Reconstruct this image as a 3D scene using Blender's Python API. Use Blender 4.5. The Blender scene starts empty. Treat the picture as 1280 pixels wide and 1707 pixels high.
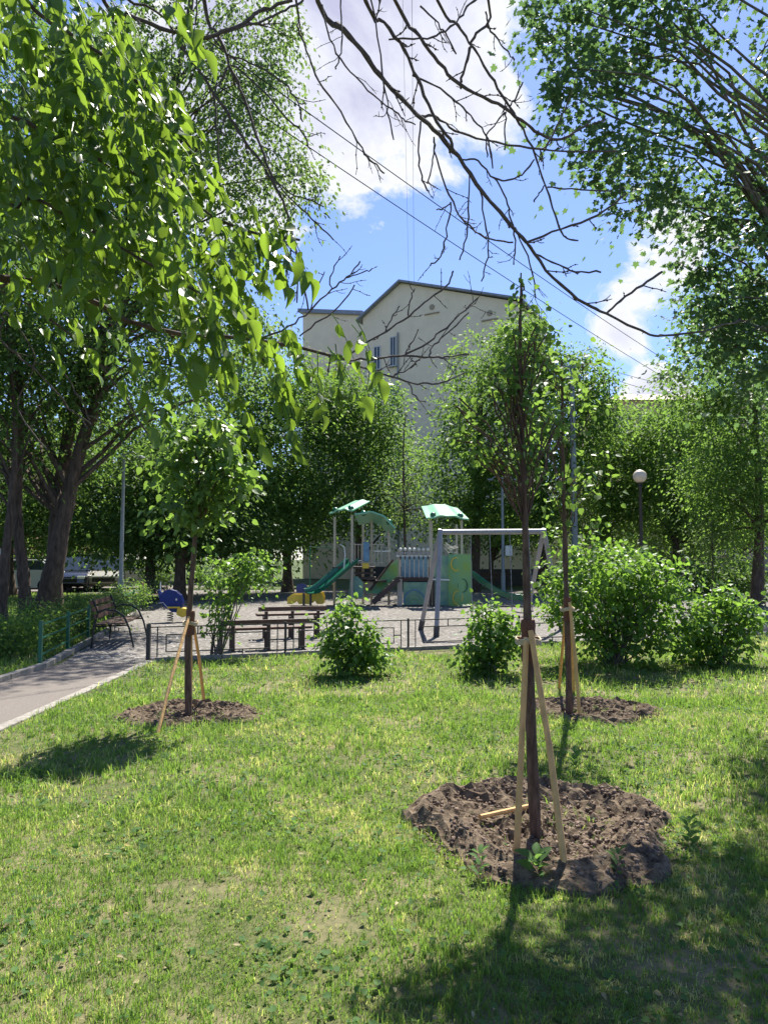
import bpy, math, random
import numpy as np
from mathutils import Vector, Matrix, Euler
random.seed(7); RNG = np.random.default_rng(11)
R = math.radians
S = bpy.context.scene
COL = S.collection

# ------------------------------------------------------------------ camera
F = 1190.0; PITCH = math.atan(76.5 / F); EYE = Vector((0, 0, 1.6))
cam_d = bpy.data.cameras.new('camera'); cam = bpy.data.objects.new('camera', cam_d); COL.objects.link(cam)
cam.location = EYE; cam.rotation_euler = (R(90) + PITCH, 0, 0)
cam_d.sensor_fit = 'VERTICAL'; cam_d.sensor_height = 36; cam_d.lens = 36 * F / 1707
cam_d.clip_start = 0.05; cam_d.clip_end = 2000
S.camera = cam
S.render.resolution_x = 767; S.render.resolution_y = 1024

# ------------------------------------------------------------------ light
SUN_AZ, SUN_EL = R(16), R(56)
sund = Vector((math.sin(SUN_AZ) * math.cos(SUN_EL), math.cos(SUN_AZ) * math.cos(SUN_EL), math.sin(SUN_EL)))
sl = bpy.data.lights.new('sun', 'SUN'); sl.energy = 5.0; sl.angle = R(0.5); sl.color = (1.0, 0.95, 0.86)
so = bpy.data.objects.new('sun', sl); COL.objects.link(so); so.location = (8, 20, 40)
so.rotation_euler = sund.to_track_quat('Z', 'Y').to_euler()
S.view_settings.view_transform = 'Standard'; S.view_settings.look = 'None'
S.view_settings.gamma = 1; S.view_settings.use_curve_mapping = False
S.view_settings.exposure = 1.3
try:
    S.cycles.max_bounces = 8; S.cycles.diffuse_bounces = 3; S.cycles.transmission_bounces = 5
    S.cycles.use_denoising = True; S.cycles.sample_clamp_indirect = 6
except Exception: pass

def dirpx(px, py):
    u = (px - 640) / F; v = (853.5 - py) / F
    return Vector((u, math.cos(PITCH) - v * math.sin(PITCH), math.sin(PITCH) + v * math.cos(PITCH)))
def P(px, py, D):                       # the point at ground distance D seen at that pixel
    d = dirpx(px, py); return EYE + d * (D / d.y)
def G(px, py, z=0.0):                   # the ground point seen at that pixel
    d = dirpx(px, py); return EYE + d * ((z - EYE.z) / d.z)

world = bpy.data.worlds.new('World'); S.world = world; world.use_nodes = True
def build_world():
    nt = world.node_tree; N = nt.nodes; L = nt.links; N.clear()
    out = N.new('ShaderNodeOutputWorld'); mix = N.new('ShaderNodeMixShader')
    b1 = N.new('ShaderNodeBackground'); b2 = N.new('ShaderNodeBackground')
    sky = N.new('ShaderNodeTexSky'); sky.sky_type = 'NISHITA'; sky.sun_disc = False
    sky.sun_elevation = SUN_EL; sky.sun_rotation = SUN_AZ; sky.altitude = 200; sky.air_density = 1.0; sky.dust_density = 0.3; sky.ozone_density = 4.0
    tint = N.new('ShaderNodeMix'); tint.data_type = 'RGBA'; tint.blend_type = 'MULTIPLY'; tint.inputs[0].default_value = 1.0
    L.new(sky.outputs[0], tint.inputs[6]); tint.inputs[7].default_value = (0.84, 0.85, 1.02, 1)
    L.new(tint.outputs[2], b1.inputs[0]); b1.inputs[1].default_value = 0.082
    tc = N.new('ShaderNodeTexCoord')
    def noise(scale, detail, rough, vec, dist=0.0):
        n = N.new('ShaderNodeTexNoise'); n.inputs['Scale'].default_value = scale; n.inputs['Detail'].default_value = detail
        n.inputs['Roughness'].default_value = rough; n.inputs['Distortion'].default_value = dist; L.new(vec, n.inputs['Vector']); return n
    def math_(op, a, b=None, clamp=False):
        m = N.new('ShaderNodeMath'); m.operation = op; m.use_clamp = clamp
        for i, x in enumerate((a, b)):
            if x is None: continue
            if isinstance(x, (int, float)): m.inputs[i].default_value = x
            else: L.new(x, m.inputs[i])
        return m.outputs[0]
    vec = tc.outputs['Generated']
    n1 = noise(6.5, 12, 0.62, vec, 0.4).outputs[0]
    n2 = noise(2.1, 4, 0.5, vec).outputs[0]
    # where the clouds stand in this sky (directions and angular sizes), broken up by noise
    blobs = [(560, 60, 0.22, 0.5), (640, 130, 0.17, .5), (700, 40, 0.16, .42), (560, 180, 0.12, .38), (740, 195, .075, .3), (805, 185, .045, .25),
             (700, 260, .045, .25), (1090, 440, .085, .34), (1060, 500, .075, .30), (1030, 545, .05, .22), (1130, 420, .10, .38), (1055, 664, .03, .3), (1110, 655, .05, .32), (380, 120, .2, .5), (480, 250, .06, .3)]
    tot = None
    for px, py, r, w in blobs:
        c = dirpx(px, py).normalized()
        dp = N.new('ShaderNodeVectorMath'); dp.operation = 'DISTANCE'; L.new(vec, dp.inputs[0]); dp.inputs[1].default_value = c
        q = math_('DIVIDE', dp.outputs['Value'], r)
        q = math_('SUBTRACT', 1.25, q, True)
        q = math_('MULTIPLY', q, w)
        tot = q if tot is None else math_('MAXIMUM', tot, q)
    gen = math_('MULTIPLY', math_('SUBTRACT', n2, 0.57, True), 1.6)        # cloud cover elsewhere in the sky
    # keep generic cover away from the clear patch of sky in view
    c0 = dirpx(800, 450).normalized()
    dp = N.new('ShaderNodeVectorMath'); dp.operation = 'DISTANCE'; L.new(vec, dp.inputs[0]); dp.inputs[1].default_value = c0
    far = math_('MULTIPLY', math_('SUBTRACT', dp.outputs['Value'], 0.45, True), 3.0, True)
    gen = math_('MULTIPLY', gen, far)
    tot = math_('ADD', tot, gen)
    fld = math_('ADD', tot, math_('MULTIPLY', math_('SUBTRACT', n1, 0.5), 1.15))
    mask = math_('MULTIPLY', math_('SUBTRACT', fld, 0.17), 10.0, True)
    L.new(mask, mix.inputs[0])
    dens = math_('MULTIPLY', math_('SUBTRACT', fld, 0.27), 2.6, True)
    ramp = N.new('ShaderNodeValToRGB'); L.new(dens, ramp.inputs[0])
    e = ramp.color_ramp.elements
    e[0].position = 0.0; e[0].color = (0.95, 0.97, 1.0, 1); e[1].position = 0.9; e[1].color = (0.58, 0.59, 0.80, 1)
    m = e.new(0.3); m.color = (0.82, 0.84, 0.97, 1)
    L.new(ramp.outputs[0], b2.inputs[0]); b2.inputs[1].default_value = 0.43
    L.new(b1.outputs[0], mix.inputs[1]); L.new(b2.outputs[0], mix.inputs[2]); L.new(mix.outputs[0], out.inputs[0])
build_world()

# ------------------------------------------------------------------ materials
def newmat(name):
    m = bpy.data.materials.new(name); m.use_nodes = True; nt = m.node_tree; nt.nodes.clear()
    return m, nt, nt.nodes, nt.links
def mat(name, c, rough=0.6, metal=0.0, var=0.18, scale=12.0, bump=0.15, c2=None, spec=0.5, detail=6, thr=None, stretch=None):
    m, nt, N, L = newmat(name)
    o = N.new('ShaderNodeOutputMaterial'); b = N.new('ShaderNodeBsdfPrincipled'); L.new(b.outputs[0], o.inputs[0])
    b.inputs['Roughness'].default_value = rough; b.inputs['Metallic'].default_value = metal; b.inputs['Specular IOR Level'].default_value = spec
    tc = N.new('ShaderNodeTexCoord'); vec = tc.outputs['Object']
    if stretch:
        mp = N.new('ShaderNodeMapping'); L.new(vec, mp.inputs[0]); mp.inputs['Scale'].default_value = stretch; vec = mp.outputs[0]
    n = N.new('ShaderNodeTexNoise'); n.inputs['Scale'].default_value = scale; n.inputs['Detail'].default_value = detail; n.inputs['Roughness'].default_value = .6
    L.new(vec, n.inputs['Vector'])
    r = N.new('ShaderNodeValToRGB'); L.new(n.outputs[0], r.inputs[0])
    c2 = c2 or tuple(x * (1 + var) for x in c)
    lo, hi = thr or (0.3, 0.7)
    r.color_ramp.elements[0].position = lo; r.color_ramp.elements[1].position = hi
    r.color_ramp.elements[0].color = (*[x * (1 - var) for x in c], 1); r.color_ramp.elements[1].color = (*c2, 1)
    L.new(r.outputs[0], b.inputs['Base Color'])
    if bump:
        bp = N.new('ShaderNodeBump'); bp.inputs['Strength'].default_value = bump; bp.inputs['Distance'].default_value = 0.02
        L.new(n.outputs[0], bp.inputs['Height']); L.new(bp.outputs[0], b.inputs['Normal'])
    return m
def leafmat(name, dark, light, trans, tw=0.45, rough=0.42, nscale=0.9, dry=None, spec=0.4, n2=0):
    """Leaves: each leaf (mesh island) has its own shade of green, patches of the plant differ a little, light shines through."""
    m, nt, N, L = newmat(name)
    o = N.new('ShaderNodeOutputMaterial'); b = N.new('ShaderNodeBsdfPrincipled'); t = N.new('ShaderNodeBsdfTranslucent'); mx = N.new('ShaderNodeMixShader')
    g = N.new('ShaderNodeNewGeometry'); r = N.new('ShaderNodeValToRGB')
    n = N.new('ShaderNodeTexNoise'); n.inputs['Scale'].default_value = nscale; n.inputs['Detail'].default_value = 4
    L.new(g.outputs['Position'], n.inputs['Vector'])
    a = N.new('ShaderNodeMath'); a.operation = 'MULTIPLY_ADD'; L.new(g.outputs['Random Per Island'], a.inputs[0]); a.inputs[1].default_value = 0.6
    s = N.new('ShaderNodeMath'); s.operation = 'MULTIPLY_ADD'; L.new(n.outputs[0], s.inputs[0]); s.inputs[1].default_value = 1.6; s.inputs[2].default_value = -0.6
    if n2:
        f2 = N.new('ShaderNodeTexNoise'); f2.inputs['Scale'].default_value = n2; f2.inputs['Detail'].default_value = 2; L.new(g.outputs['Position'], f2.inputs['Vector'])
        s2 = N.new('ShaderNodeMath'); s2.operation = 'MULTIPLY_ADD'; L.new(f2.outputs[0], s2.inputs[0]); s2.inputs[1].default_value = 1.3; s2.inputs[2].default_value = -.65
        s3 = N.new('ShaderNodeMath'); L.new(s.outputs[0], s3.inputs[0]); L.new(s2.outputs[0], s3.inputs[1]); s = s3
    L.new(s.outputs[0], a.inputs[2]); L.new(a.outputs[0], r.inputs[0])
    e = r.color_ramp.elements; e[0].color = (*dark, 1); e[1].color = (*light, 1)
    if dry:
        e[1].position = 0.72; k = e.new(0.92); k.color = (*dry, 1)
    L.new(r.outputs[0], b.inputs['Base Color']); b.inputs['Roughness'].default_value = rough; b.inputs['Specular IOR Level'].default_value = spec
    mc = N.new('ShaderNodeMix'); mc.data_type = 'RGBA'; mc.blend_type = 'MIX'; mc.inputs[0].default_value = 0.5
    sc = N.new('ShaderNodeMix'); sc.data_type = 'RGBA'; sc.blend_type = 'MULTIPLY'; sc.inputs[0].default_value = 1.0
    L.new(r.outputs[0], sc.inputs[6]); sc.inputs[7].default_value = (3.2, 3.2, 2.2, 1)
    L.new(sc.outputs[2], mc.inputs[6]); mc.inputs[7].default_value = (*trans, 1)
    L.new(mc.outputs[2], t.inputs[0])
    mx.inputs[0].default_value = tw; L.new(b.outputs[0], mx.inputs[1]); L.new(t.outputs[0], mx.inputs[2]); L.new(mx.outputs[0], o.inputs[0])
    return m
def barkmat(name, c, scale=18):
    m = mat(name, c, 0.9, 0, 0.55, scale, 0.9, stretch=(1, 1, 0.22), spec=0.2)
    return m
M = {}
M['leaf_near'] = leafmat('leaf_near', (.016, .045, .009), (.07, .14, .02), (.42, .58, .05), .43, .4, 3.5, spec=.4)
M['leaf_linden'] = leafmat('leaf_linden', (.03, .075, .02), (.075, .15, .03), (.34, .48, .07), .42, .45, 3.0)
M['leaf_maple'] = leafmat('leaf_maple', (.03, .068, .03), (.065, .125, .045), (.20, .32, .09), .36, .5, 1.0)
M['leaf_dark'] = leafmat('leaf_dark', (.028, .064, .02), (.068, .13, .034), (.24, .36, .06), .4, .6, .5, spec=.22)
M['leaf_mid'] = leafmat('leaf_mid', (.034, .078, .022), (.09, .165, .04), (.30, .45, .07), .44, .6, .5, spec=.22)
M['leaf_light'] = leafmat('leaf_light', (.045, .09, .034), (.10, .16, .055), (.26, .36, .09), .4, .6, .5, spec=.25)
M['leaf_bush'] = leafmat('leaf_bush', (.028, .075, .018), (.08, .165, .03), (.33, .50, .06), .44, .45, 1.8, spec=.35)
M['grass'] = leafmat('grass', (.045, .10, .02), (.11, .20, .036), (.33, .48, .07), .43, .5, 1.5, dry=(.46, .40, .22), n2=11)
M['pebble'] = mat('pebble', (.14, .13, .12), .9, 0, .5, 1.5, .2, c2=(.42, .40, .37))
M['dead_leaf'] = leafmat('dead_leaf', (.16, .12, .05), (.42, .36, .2), (.4, .32, .15), .3, .7, 3)
M['clover'] = leafmat('clover', (.045, .10, .03), (.085, .16, .045), (.26, .42, .07), .35, .7, 3, spec=.2)
M['bark'] = barkmat('bark', (.085, .062, .048)); M['bark_young'] = barkmat('bark_young', (.115, .075, .055), 40)
M['bark_grey'] = barkmat('bark_grey', (.12, .105, .09)); M['twig'] = mat('twig', (.10, .08, .075), .85, 0, .4, 60, .5, spec=.2)
M['stake'] = mat('stake', (.56, .33, .12), .7, 0, .25, 30, .3, stretch=(1, 1, .1)); M['burlap'] = mat('burlap', (.17, .075, .045), .95, 0, .4, 120, 1)
M['cord'] = mat('cord', (.52, .42, .26), .8, 0, .3, 90, .5)
M['black_paint'] = mat('black_paint', (.018, .02, .02), .45, 0, .3, 30, .1); M['green_paint'] = mat('green_paint', (.012, .115, .065), .4, 0, .25, 20, .1)
M['grey_metal'] = mat('grey_metal', (.26, .26, .28), .45, .3, .15, 10, .05); M['pole_grey'] = mat('pole_grey', (.22, .25, .26), .55, .2, .15, 8, .05)
M['tan_metal'] = mat('tan_metal', (.42, .38, .30), .5, 0, .12, 10, .05); M['mint'] = mat('mint', (.17, .42, .27), .3, 0, .1, 5, .05, spec=.6)
M['slide_green'] = mat('slide_green', (.008, .11, .055), .25, 0, .15, 6, .03, spec=.6); M['lime'] = mat('lime', (.22, .38, .05), .45, 0, .15, 2.2, .05, c2=(.13, .33, .17), detail=2)
M['teal'] = mat('teal', (.10, .30, .28), .4, 0, .35, 3, .05, c2=(.22, .36, .20)); M['brown_dark'] = mat('brown_dark', (.045, .028, .022), .6, 0, .25, 20, .2)
M['white_p'] = mat('white_p', (.62, .64, .60), .5, 0, .1, 20, .05); M['blue'] = mat('blue', (.008, .022, .15), .35, 0, .2, 10, .05)
M['blue_pale'] = mat('blue_pale', (.10, .22, .34), .45, 0, .3, 5, .05); M['yellow'] = mat('yellow', (.62, .45, .04), .45, 0, .15, 10, .05)
M['plank'] = mat('plank', (.075, .035, .022), .55, 0, .4, 14, .4, stretch=(.1, 1, 1)); M['globe'] = mat('globe', (.62, .52, .40), .45, 0, .06, 4, 0)
M['wall_cream'] = mat('wall_cream', (.80, .67, .49), .9, 0, .06, 1.5, .3, detail=9); M['wall_pink'] = mat('wall_pink', (.42, .24, .17), .9, 0, .1, 2, .3)
M['wall_tan'] = mat('wall_tan', (.36, .29, .21), .9, 0, .1, 2, .3); M['plinth'] = mat('plinth', (.06, .055, .055), .85, 0, .2, 6, .3)
M['roof'] = mat('roof', (.22, .24, .28), .5, .3, .15, 3, .1); M['roof_brown'] = mat('roof_brown', (.17, .12, .09), .7, 0, .2, 3, .2)
M['glass'] = mat('glass', (.03, .04, .05), .08, 0, .2, 2, 0, spec=.8); M['frame_w'] = mat('frame_w', (.55, .55, .53), .5, 0, .05, 10, 0)
M['tyre'] = mat('tyre', (.012, .012, .012), .8); M['rim'] = mat('rim', (.35, .35, .37), .35, .8)
M['car_white'] = mat('car_white', (.45, .45, .45), .3, 0, .03, 5, 0, spec=.6); M['car_black'] = mat('car_black', (.012, .013, .016), .2, 0, .1, 5, 0, spec=.7)
M['car_beige'] = mat('car_beige', (.26, .25, .20), .3, 0, .03, 5, 0, spec=.6); M['lamp_glass'] = mat('lamp_glass', (.75, .75, .7), .2, 0, .03, 5, 0)
M['red'] = mat('red', (.35, .02, .02), .3); M['rope'] = mat('rope', (.5, .47, .42), .8, 0, .2, 50, .3)
M['wire'] = mat('wire', (.03, .03, .035), 1.0, bump=0, spec=0); M['concrete'] = mat('concrete', (.23, .21, .18), .9, 0, .35, 14, .5, detail=10)
M['soil'] = mat('soil', (.088, .060, .038), 1.0, 0, .5, 22, 1.0, c2=(.205, .158, .108), detail=12, spec=.15)
M['soil_clod'] = mat('soil_clod', (.10, .065, .045), 1.0, 0, .5, 9, .8, c2=(.25, .19, .145), detail=6, spec=.15)

def groundmat(name, cols, scales, bump=.4):
    """a sheet of ground: three colours mixed by a coarse and a fine noise"""
    m, nt, N, L = newmat(name); o = N.new('ShaderNodeOutputMaterial'); b = N.new('ShaderNodeBsdfPrincipled'); L.new(b.outputs[0], o.inputs[0])
    b.inputs['Roughness'].default_value = .95; b.inputs['Specular IOR Level'].default_value = .15
    g = N.new('ShaderNodeNewGeometry')
    def nz(s, d):
        n = N.new('ShaderNodeTexNoise'); n.inputs['Scale'].default_value = s; n.inputs['Detail'].default_value = d; n.inputs['Roughness'].default_value = .65
        L.new(g.outputs['Position'], n.inputs['Vector']); return n.outputs[0]
    c, f = nz(scales[0], 6), nz(scales[1], 8)
    r1 = N.new('ShaderNodeValToRGB'); L.new(f, r1.inputs[0]); r1.color_ramp.elements[0].position = .36; r1.color_ramp.elements[1].position = .64
    r1.color_ramp.elements[0].color = (*cols[0], 1); r1.color_ramp.elements[1].color = (*cols[1], 1)
    r2 = N.new('ShaderNodeValToRGB'); L.new(c, r2.inputs[0]); r2.color_ramp.elements[0].position = .48; r2.color_ramp.elements[1].position = .66
    mx = N.new('ShaderNodeMix'); mx.data_type = 'RGBA'; L.new(r2.outputs[0], mx.inputs[0]); L.new(r1.outputs[0], mx.inputs[6]); mx.inputs[7].default_value = (*cols[2], 1)
    L.new(mx.outputs[2], b.inputs['Base Color'])
    bp = N.new('ShaderNodeBump'); bp.inputs['Strength'].default_value = bump; bp.inputs['Distance'].default_value = .03; L.new(f, bp.inputs['Height']); L.new(bp.outputs[0], b.inputs['Normal'])
    return m
M['lawn'] = groundmat('lawn', ((.05, .07, .022), (.13, .13, .055), (.22, .18, .11)), (1.1, 38))
M['earth_far'] = groundmat('earth_far', ((.04, .065, .02), (.075, .10, .03), (.09, .10, .045)), (.5, 9))
M['asphalt'] = groundmat('asphalt', ((.13, .115, .10), (.20, .175, .155), (.165, .145, .125)), (1.2, 70), .3)
M['gravel'] = groundmat('gravel', ((.06, .055, .048), (.28, .26, .235), (.14, .13, .115)), (.7, 9), 1.0)
M['pavement'] = groundmat('pavement', ((.28, .27, .26), (.36, .35, .33), (.3, .29, .28)), (.8, 22), .3)

# ------------------------------------------------------------------ builders
def wloc(o):
    v = Vector((0, 0, 0))
    while o is not None: v += o.location; o = o.parent
    return v
def tag(o, label=None, cat=None, group=None, kind=None):
    if label: o['label'] = label
    if cat: o['category'] = cat
    if group: o['group'] = group
    if kind: o['kind'] = kind
    return o
def thing(name, loc, label, cat, group=None):
    o = bpy.data.objects.new(name, None); COL.objects.link(o); o.location = loc; o.empty_display_size = .2
    return tag(o, label, cat, group)
def link(name, me, m, parent=None, loc=(0, 0, 0), smooth=False):
    if m is not None and not me.materials: me.materials.append(m)
    o = bpy.data.objects.new(name, me); COL.objects.link(o); o.location = loc
    if parent is not None: o.parent = parent
    if smooth: me.polygons.foreach_set('use_smooth', [True] * len(me.polygons))
    return o
def dup(o, parent=None, loc=None, rz=None):
    c = o.copy(); COL.objects.link(c)
    if parent is not None: c.parent = parent
    if loc is not None: c.location = loc
    if rz is not None: c.rotation_euler.z = rz
    for ch in list(o.children): dup(ch, c)
    return c
def tri_mesh(name, V, T):
    V = np.asarray(V, dtype=np.float32).reshape(-1, 3); T = np.asarray(T, dtype=np.int32).reshape(-1, 3)
    me = bpy.data.meshes.new(name); me.vertices.add(len(V)); me.vertices.foreach_set('co', V.ravel())
    me.loops.add(T.size); me.loops.foreach_set('vertex_index', T.ravel())
    me.polygons.add(len(T)); me.polygons.foreach_set('loop_start', np.arange(0, T.size, 3, dtype=np.int32))
    me.polygons.foreach_set('loop_total', np.full(len(T), 3, dtype=np.int32))
    me.update(calc_edges=True); return me
class MB:
    def __init__(s): s.v = []; s.f = []
    def add(s, vs, fs):
        b = len(s.v); s.v += [tuple(v) for v in vs]; s.f += [tuple(b + i for i in f) for f in fs]; return s
    def box(s, c, size, rot=None, ch=0.0):
        x, y, z = size[0] / 2, size[1] / 2, size[2] / 2
        vs = [Vector((i, j, k)) for i in (-x, x) for j in (-y, y) for k in (-z, z)]
        if rot is not None:
            Rm = rot if isinstance(rot, Matrix) else Euler(rot).to_matrix()
            vs = [Rm @ v for v in vs]
        c = Vector(c); return s.add([v + c for v in vs], [(0, 1, 3, 2), (4, 6, 7, 5), (0, 4, 5, 1), (2, 3, 7, 6), (0, 2, 6, 4), (1, 5, 7, 3)])
    def beam(s, a, b, w, h, up=(0, 0, 1)):
        a, b = Vector(a), Vector(b); d = b - a; L = d.length; d.normalize(); u = Vector(up)
        x = d.cross(u)
        if x.length < 1e-4: x = d.cross(Vector((0, 1, 0)))
        x.normalize(); u = x.cross(d)
        return s.box((a + b) / 2, (w, L, h), Matrix((x, d, u)).transposed())
    def tube(s, pts, rad, n=8, cap=True):
        pts = [Vector(p) for p in pts]
        if not hasattr(rad, '__len__'): rad = [rad] * len(pts)
        base = len(s.v); ref = None
        for i, p in enumerate(pts):
            t = (pts[min(i + 1, len(pts) - 1)] - pts[max(i - 1, 0)]).normalized()
            if ref is None: ref = t.cross(Vector((0, 0, 1)) if abs(t.z) < .9 else Vector((1, 0, 0))).normalized()
            ref = (ref - t * ref.dot(t)).normalized(); q = t.cross(ref)
            for k in range(n):
                a = 2 * math.pi * k / n; s.v.append(tuple(p + (ref * math.cos(a) + q * math.sin(a)) * rad[i]))
        for i in range(len(pts) - 1):
            for k in range(n):
                k2 = (k + 1) % n; s.f.append((base + i * n + k, base + i * n + k2, base + (i + 1) * n + k2, base + (i + 1) * n + k))
        if cap:
            s.f.append(tuple(base + k for k in reversed(range(n)))); s.f.append(tuple(base + (len(pts) - 1) * n + k for k in range(n)))
        return s
    def lathe(s, c, prof, n=12):
        c = Vector(c); base = len(s.v)
        for r, z in prof:
            for k in range(n):
                a = 2 * math.pi * k / n; s.v.append((c.x + r * math.cos(a), c.y + r * math.sin(a), c.z + z))
        for i in range(len(prof) - 1):
            for k in range(n):
                k2 = (k + 1) % n; s.f.append((base + i * n + k, base + i * n + k2, base + (i + 1) * n + k2, base + (i + 1) * n + k))
        s.f.append(tuple(base + k for k in reversed(range(n)))); s.f.append(tuple(base + (len(prof) - 1) * n + k for k in range(n))); return s
    def ball(s, c, r, n=12, sq=1.0):
        return s.lathe(c, [(max(r * math.sin(math.pi * i / n), .001), -r * sq * math.cos(math.pi * i / n)) for i in range(n + 1)], n)
    def prism(s, outline, axis_vec):                # closed polygon (3D points) pushed along a vector
        a = [Vector(p) for p in outline]; n = len(a); d = Vector(axis_vec)
        return s.add(a + [p + d for p in a], [tuple(range(n))[::-1], tuple(range(n, 2 * n))] + [(i, (i + 1) % n, n + (i + 1) % n, n + i) for i in range(n)])
    def sheet(s, rows, thick):                       # a grid of points given a thickness downwards along its normals
        nr, nc = len(rows), len(rows[0]); top = [Vector(p) for r in rows for p in r]
        def nrm(i, j):
            a = top[min(i + 1, nr - 1) * nc + j] - top[max(i - 1, 0) * nc + j]; b = top[i * nc + min(j + 1, nc - 1)] - top[i * nc + max(j - 1, 0)]
            return a.cross(b).normalized()
        bot = [top[i * nc + j] + nrm(i, j) * thick for i in range(nr) for j in range(nc)]; m = nr * nc; fs = []
        for i in range(nr - 1):
            for j in range(nc - 1):
                a, b, c, d = i * nc + j, i * nc + j + 1, (i + 1) * nc + j + 1, (i + 1) * nc + j
                fs += [(a, b, c, d), (m + d, m + c, m + b, m + a)]
        for j in range(nc - 1):
            fs += [(j + 1, j, m + j, m + j + 1), ((nr - 1) * nc + j, (nr - 1) * nc + j + 1, m + (nr - 1) * nc + j + 1, m + (nr - 1) * nc + j)]
        for i in range(nr - 1):
            fs += [(i * nc, (i + 1) * nc, m + (i + 1) * nc, m + i * nc), ((i + 1) * nc + nc - 1, i * nc + nc - 1, m + i * nc + nc - 1, m + (i + 1) * nc + nc - 1)]
        return s.add(top + bot, fs)
    def build(s, name, m, parent=None, smooth=False, bevel=0.0):
        o0 = wloc(parent) if parent is not None else Vector((0, 0, 0))
        me = bpy.data.meshes.new(name); me.from_pydata([(x - o0.x, y - o0.y, z - o0.z) for x, y, z in s.v], [], s.f); me.update()
        o = link(name, me, m, parent)
        if smooth:
            me.polygons.foreach_set('use_smooth', [True] * len(me.polygons))
            try: me.set_sharp_from_angle(angle=R(40))
            except Exception: pass
        if bevel:
            b = o.modifiers.new('bevel', 'BEVEL'); b.width = bevel; b.segments = 2; b.limit_method = 'ANGLE'
        return o

# leaf templates: length along +Y, face up +Z, one unit long
T_SIMPLE = (np.array([(0, 0, 0), (.30, .45, .07), (0, 1, -.04), (-.30, .45, .07)], float), np.array([(0, 1, 2), (0, 2, 3)]))
def _oval():
    t = [0, .12, .32, .55, .78, .92, 1]; w = [.0, .15, .255, .27, .17, .07, 0]; v = []; f = []
    for a, b in zip(t, w):
        z = -.22 * a * a; v += [(-b, a, z + .15 * b / .27), (0, a, z), (b, a, z + .15 * b / .27)]
    for i in range(6):
        k = 3 * i
        f += [(k, k + 1, k + 4), (k, k + 4, k + 3), (k + 1, k + 2, k + 5), (k + 1, k + 5, k + 4)]
    return np.array(v, float), np.array(f)
T_OVAL = _oval()
def _lobed():
    ang = [-90, -62, -38, -18, 8, 26, 52, 70, 90]; rr = [.12, .36, .30, .50, .34, .58, .36, .42, .66]
    pts = [(0, .38, 0)]; half = [(rr[i] * math.cos(R(a)), .38 + rr[i] * math.sin(R(a)), .06 * rr[i] / .5) for i, a in enumerate(ang)]
    pts += half + [(-x, y, z) for x, y, z in half[-2:0:-1]]
    n = len(pts) - 1
    return np.array(pts, float), np.array([(0, 1 + i, 1 + (i + 1) % n) for i in range(n)])
T_LOBED = _lobed()
def _heart():
    pts = [(0, .40, 0), (0, .06, 0), (.24, 0, .05), (.42, .25, .09), (.36, .58, .07), (.16, .84, .02), (0, 1.02, -.05), (-.16, .84, .02), (-.36, .58, .07), (-.42, .25, .09), (-.24, 0, .05)]
    return np.array(pts, float), np.array([(0, 1 + i, 1 + (i + 1) % 10) for i in range(10)])
T_HEART = _heart()
def frames(d, n):
    d = d / np.linalg.norm(d, axis=1, keepdims=True); n = n - d * (n * d).sum(1, keepdims=True)
    n = n / (np.linalg.norm(n, axis=1, keepdims=True) + 1e-9); x = np.cross(d, n); return np.stack([x, d, n], axis=2)
def scatter(tpl, pos, Rm, s):
    tv, tf = tpl; K = len(tv)
    V = np.einsum('nij,kj->nki', Rm, tv) * s[:, None, None] + pos[:, None, :]
    T = tf[None] + (np.arange(len(pos)) * K)[:, None, None]
    return V.reshape(-1, 3), T.reshape(-1, 3)
def scatter_obj(name, tpl, pos, Rm, s, m, parent=None, smooth=False):
    if parent is not None: pos = pos - np.array(wloc(parent))
    V, T = scatter(tpl, pos, Rm, s); return link(name, tri_mesh(name, V, T), m, parent, smooth=smooth)
_leafmesh = {}
def leaf_objects(tpl, key, pos, Rm, s, m, parent):
    """each of the nearest leaves is an object of its own, sharing one mesh"""
    if key not in _leafmesh:
        me = tri_mesh('leaf', *tpl); me.materials.append(m); me.polygons.foreach_set('use_smooth', [True] * len(me.polygons)); _leafmesh[key] = me
    o0 = wloc(parent)
    for p, r, k in zip(pos, Rm, s):
        o = bpy.data.objects.new('leaf', _leafmesh[key]); COL.objects.link(o); o.parent = parent
        mt = Matrix([list(map(float, row)) for row in r]).to_4x4(); mt = Matrix.Translation(Vector(map(float, p)) - o0) @ mt @ Matrix.Scale(float(k), 4); o.matrix_local = mt

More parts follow.
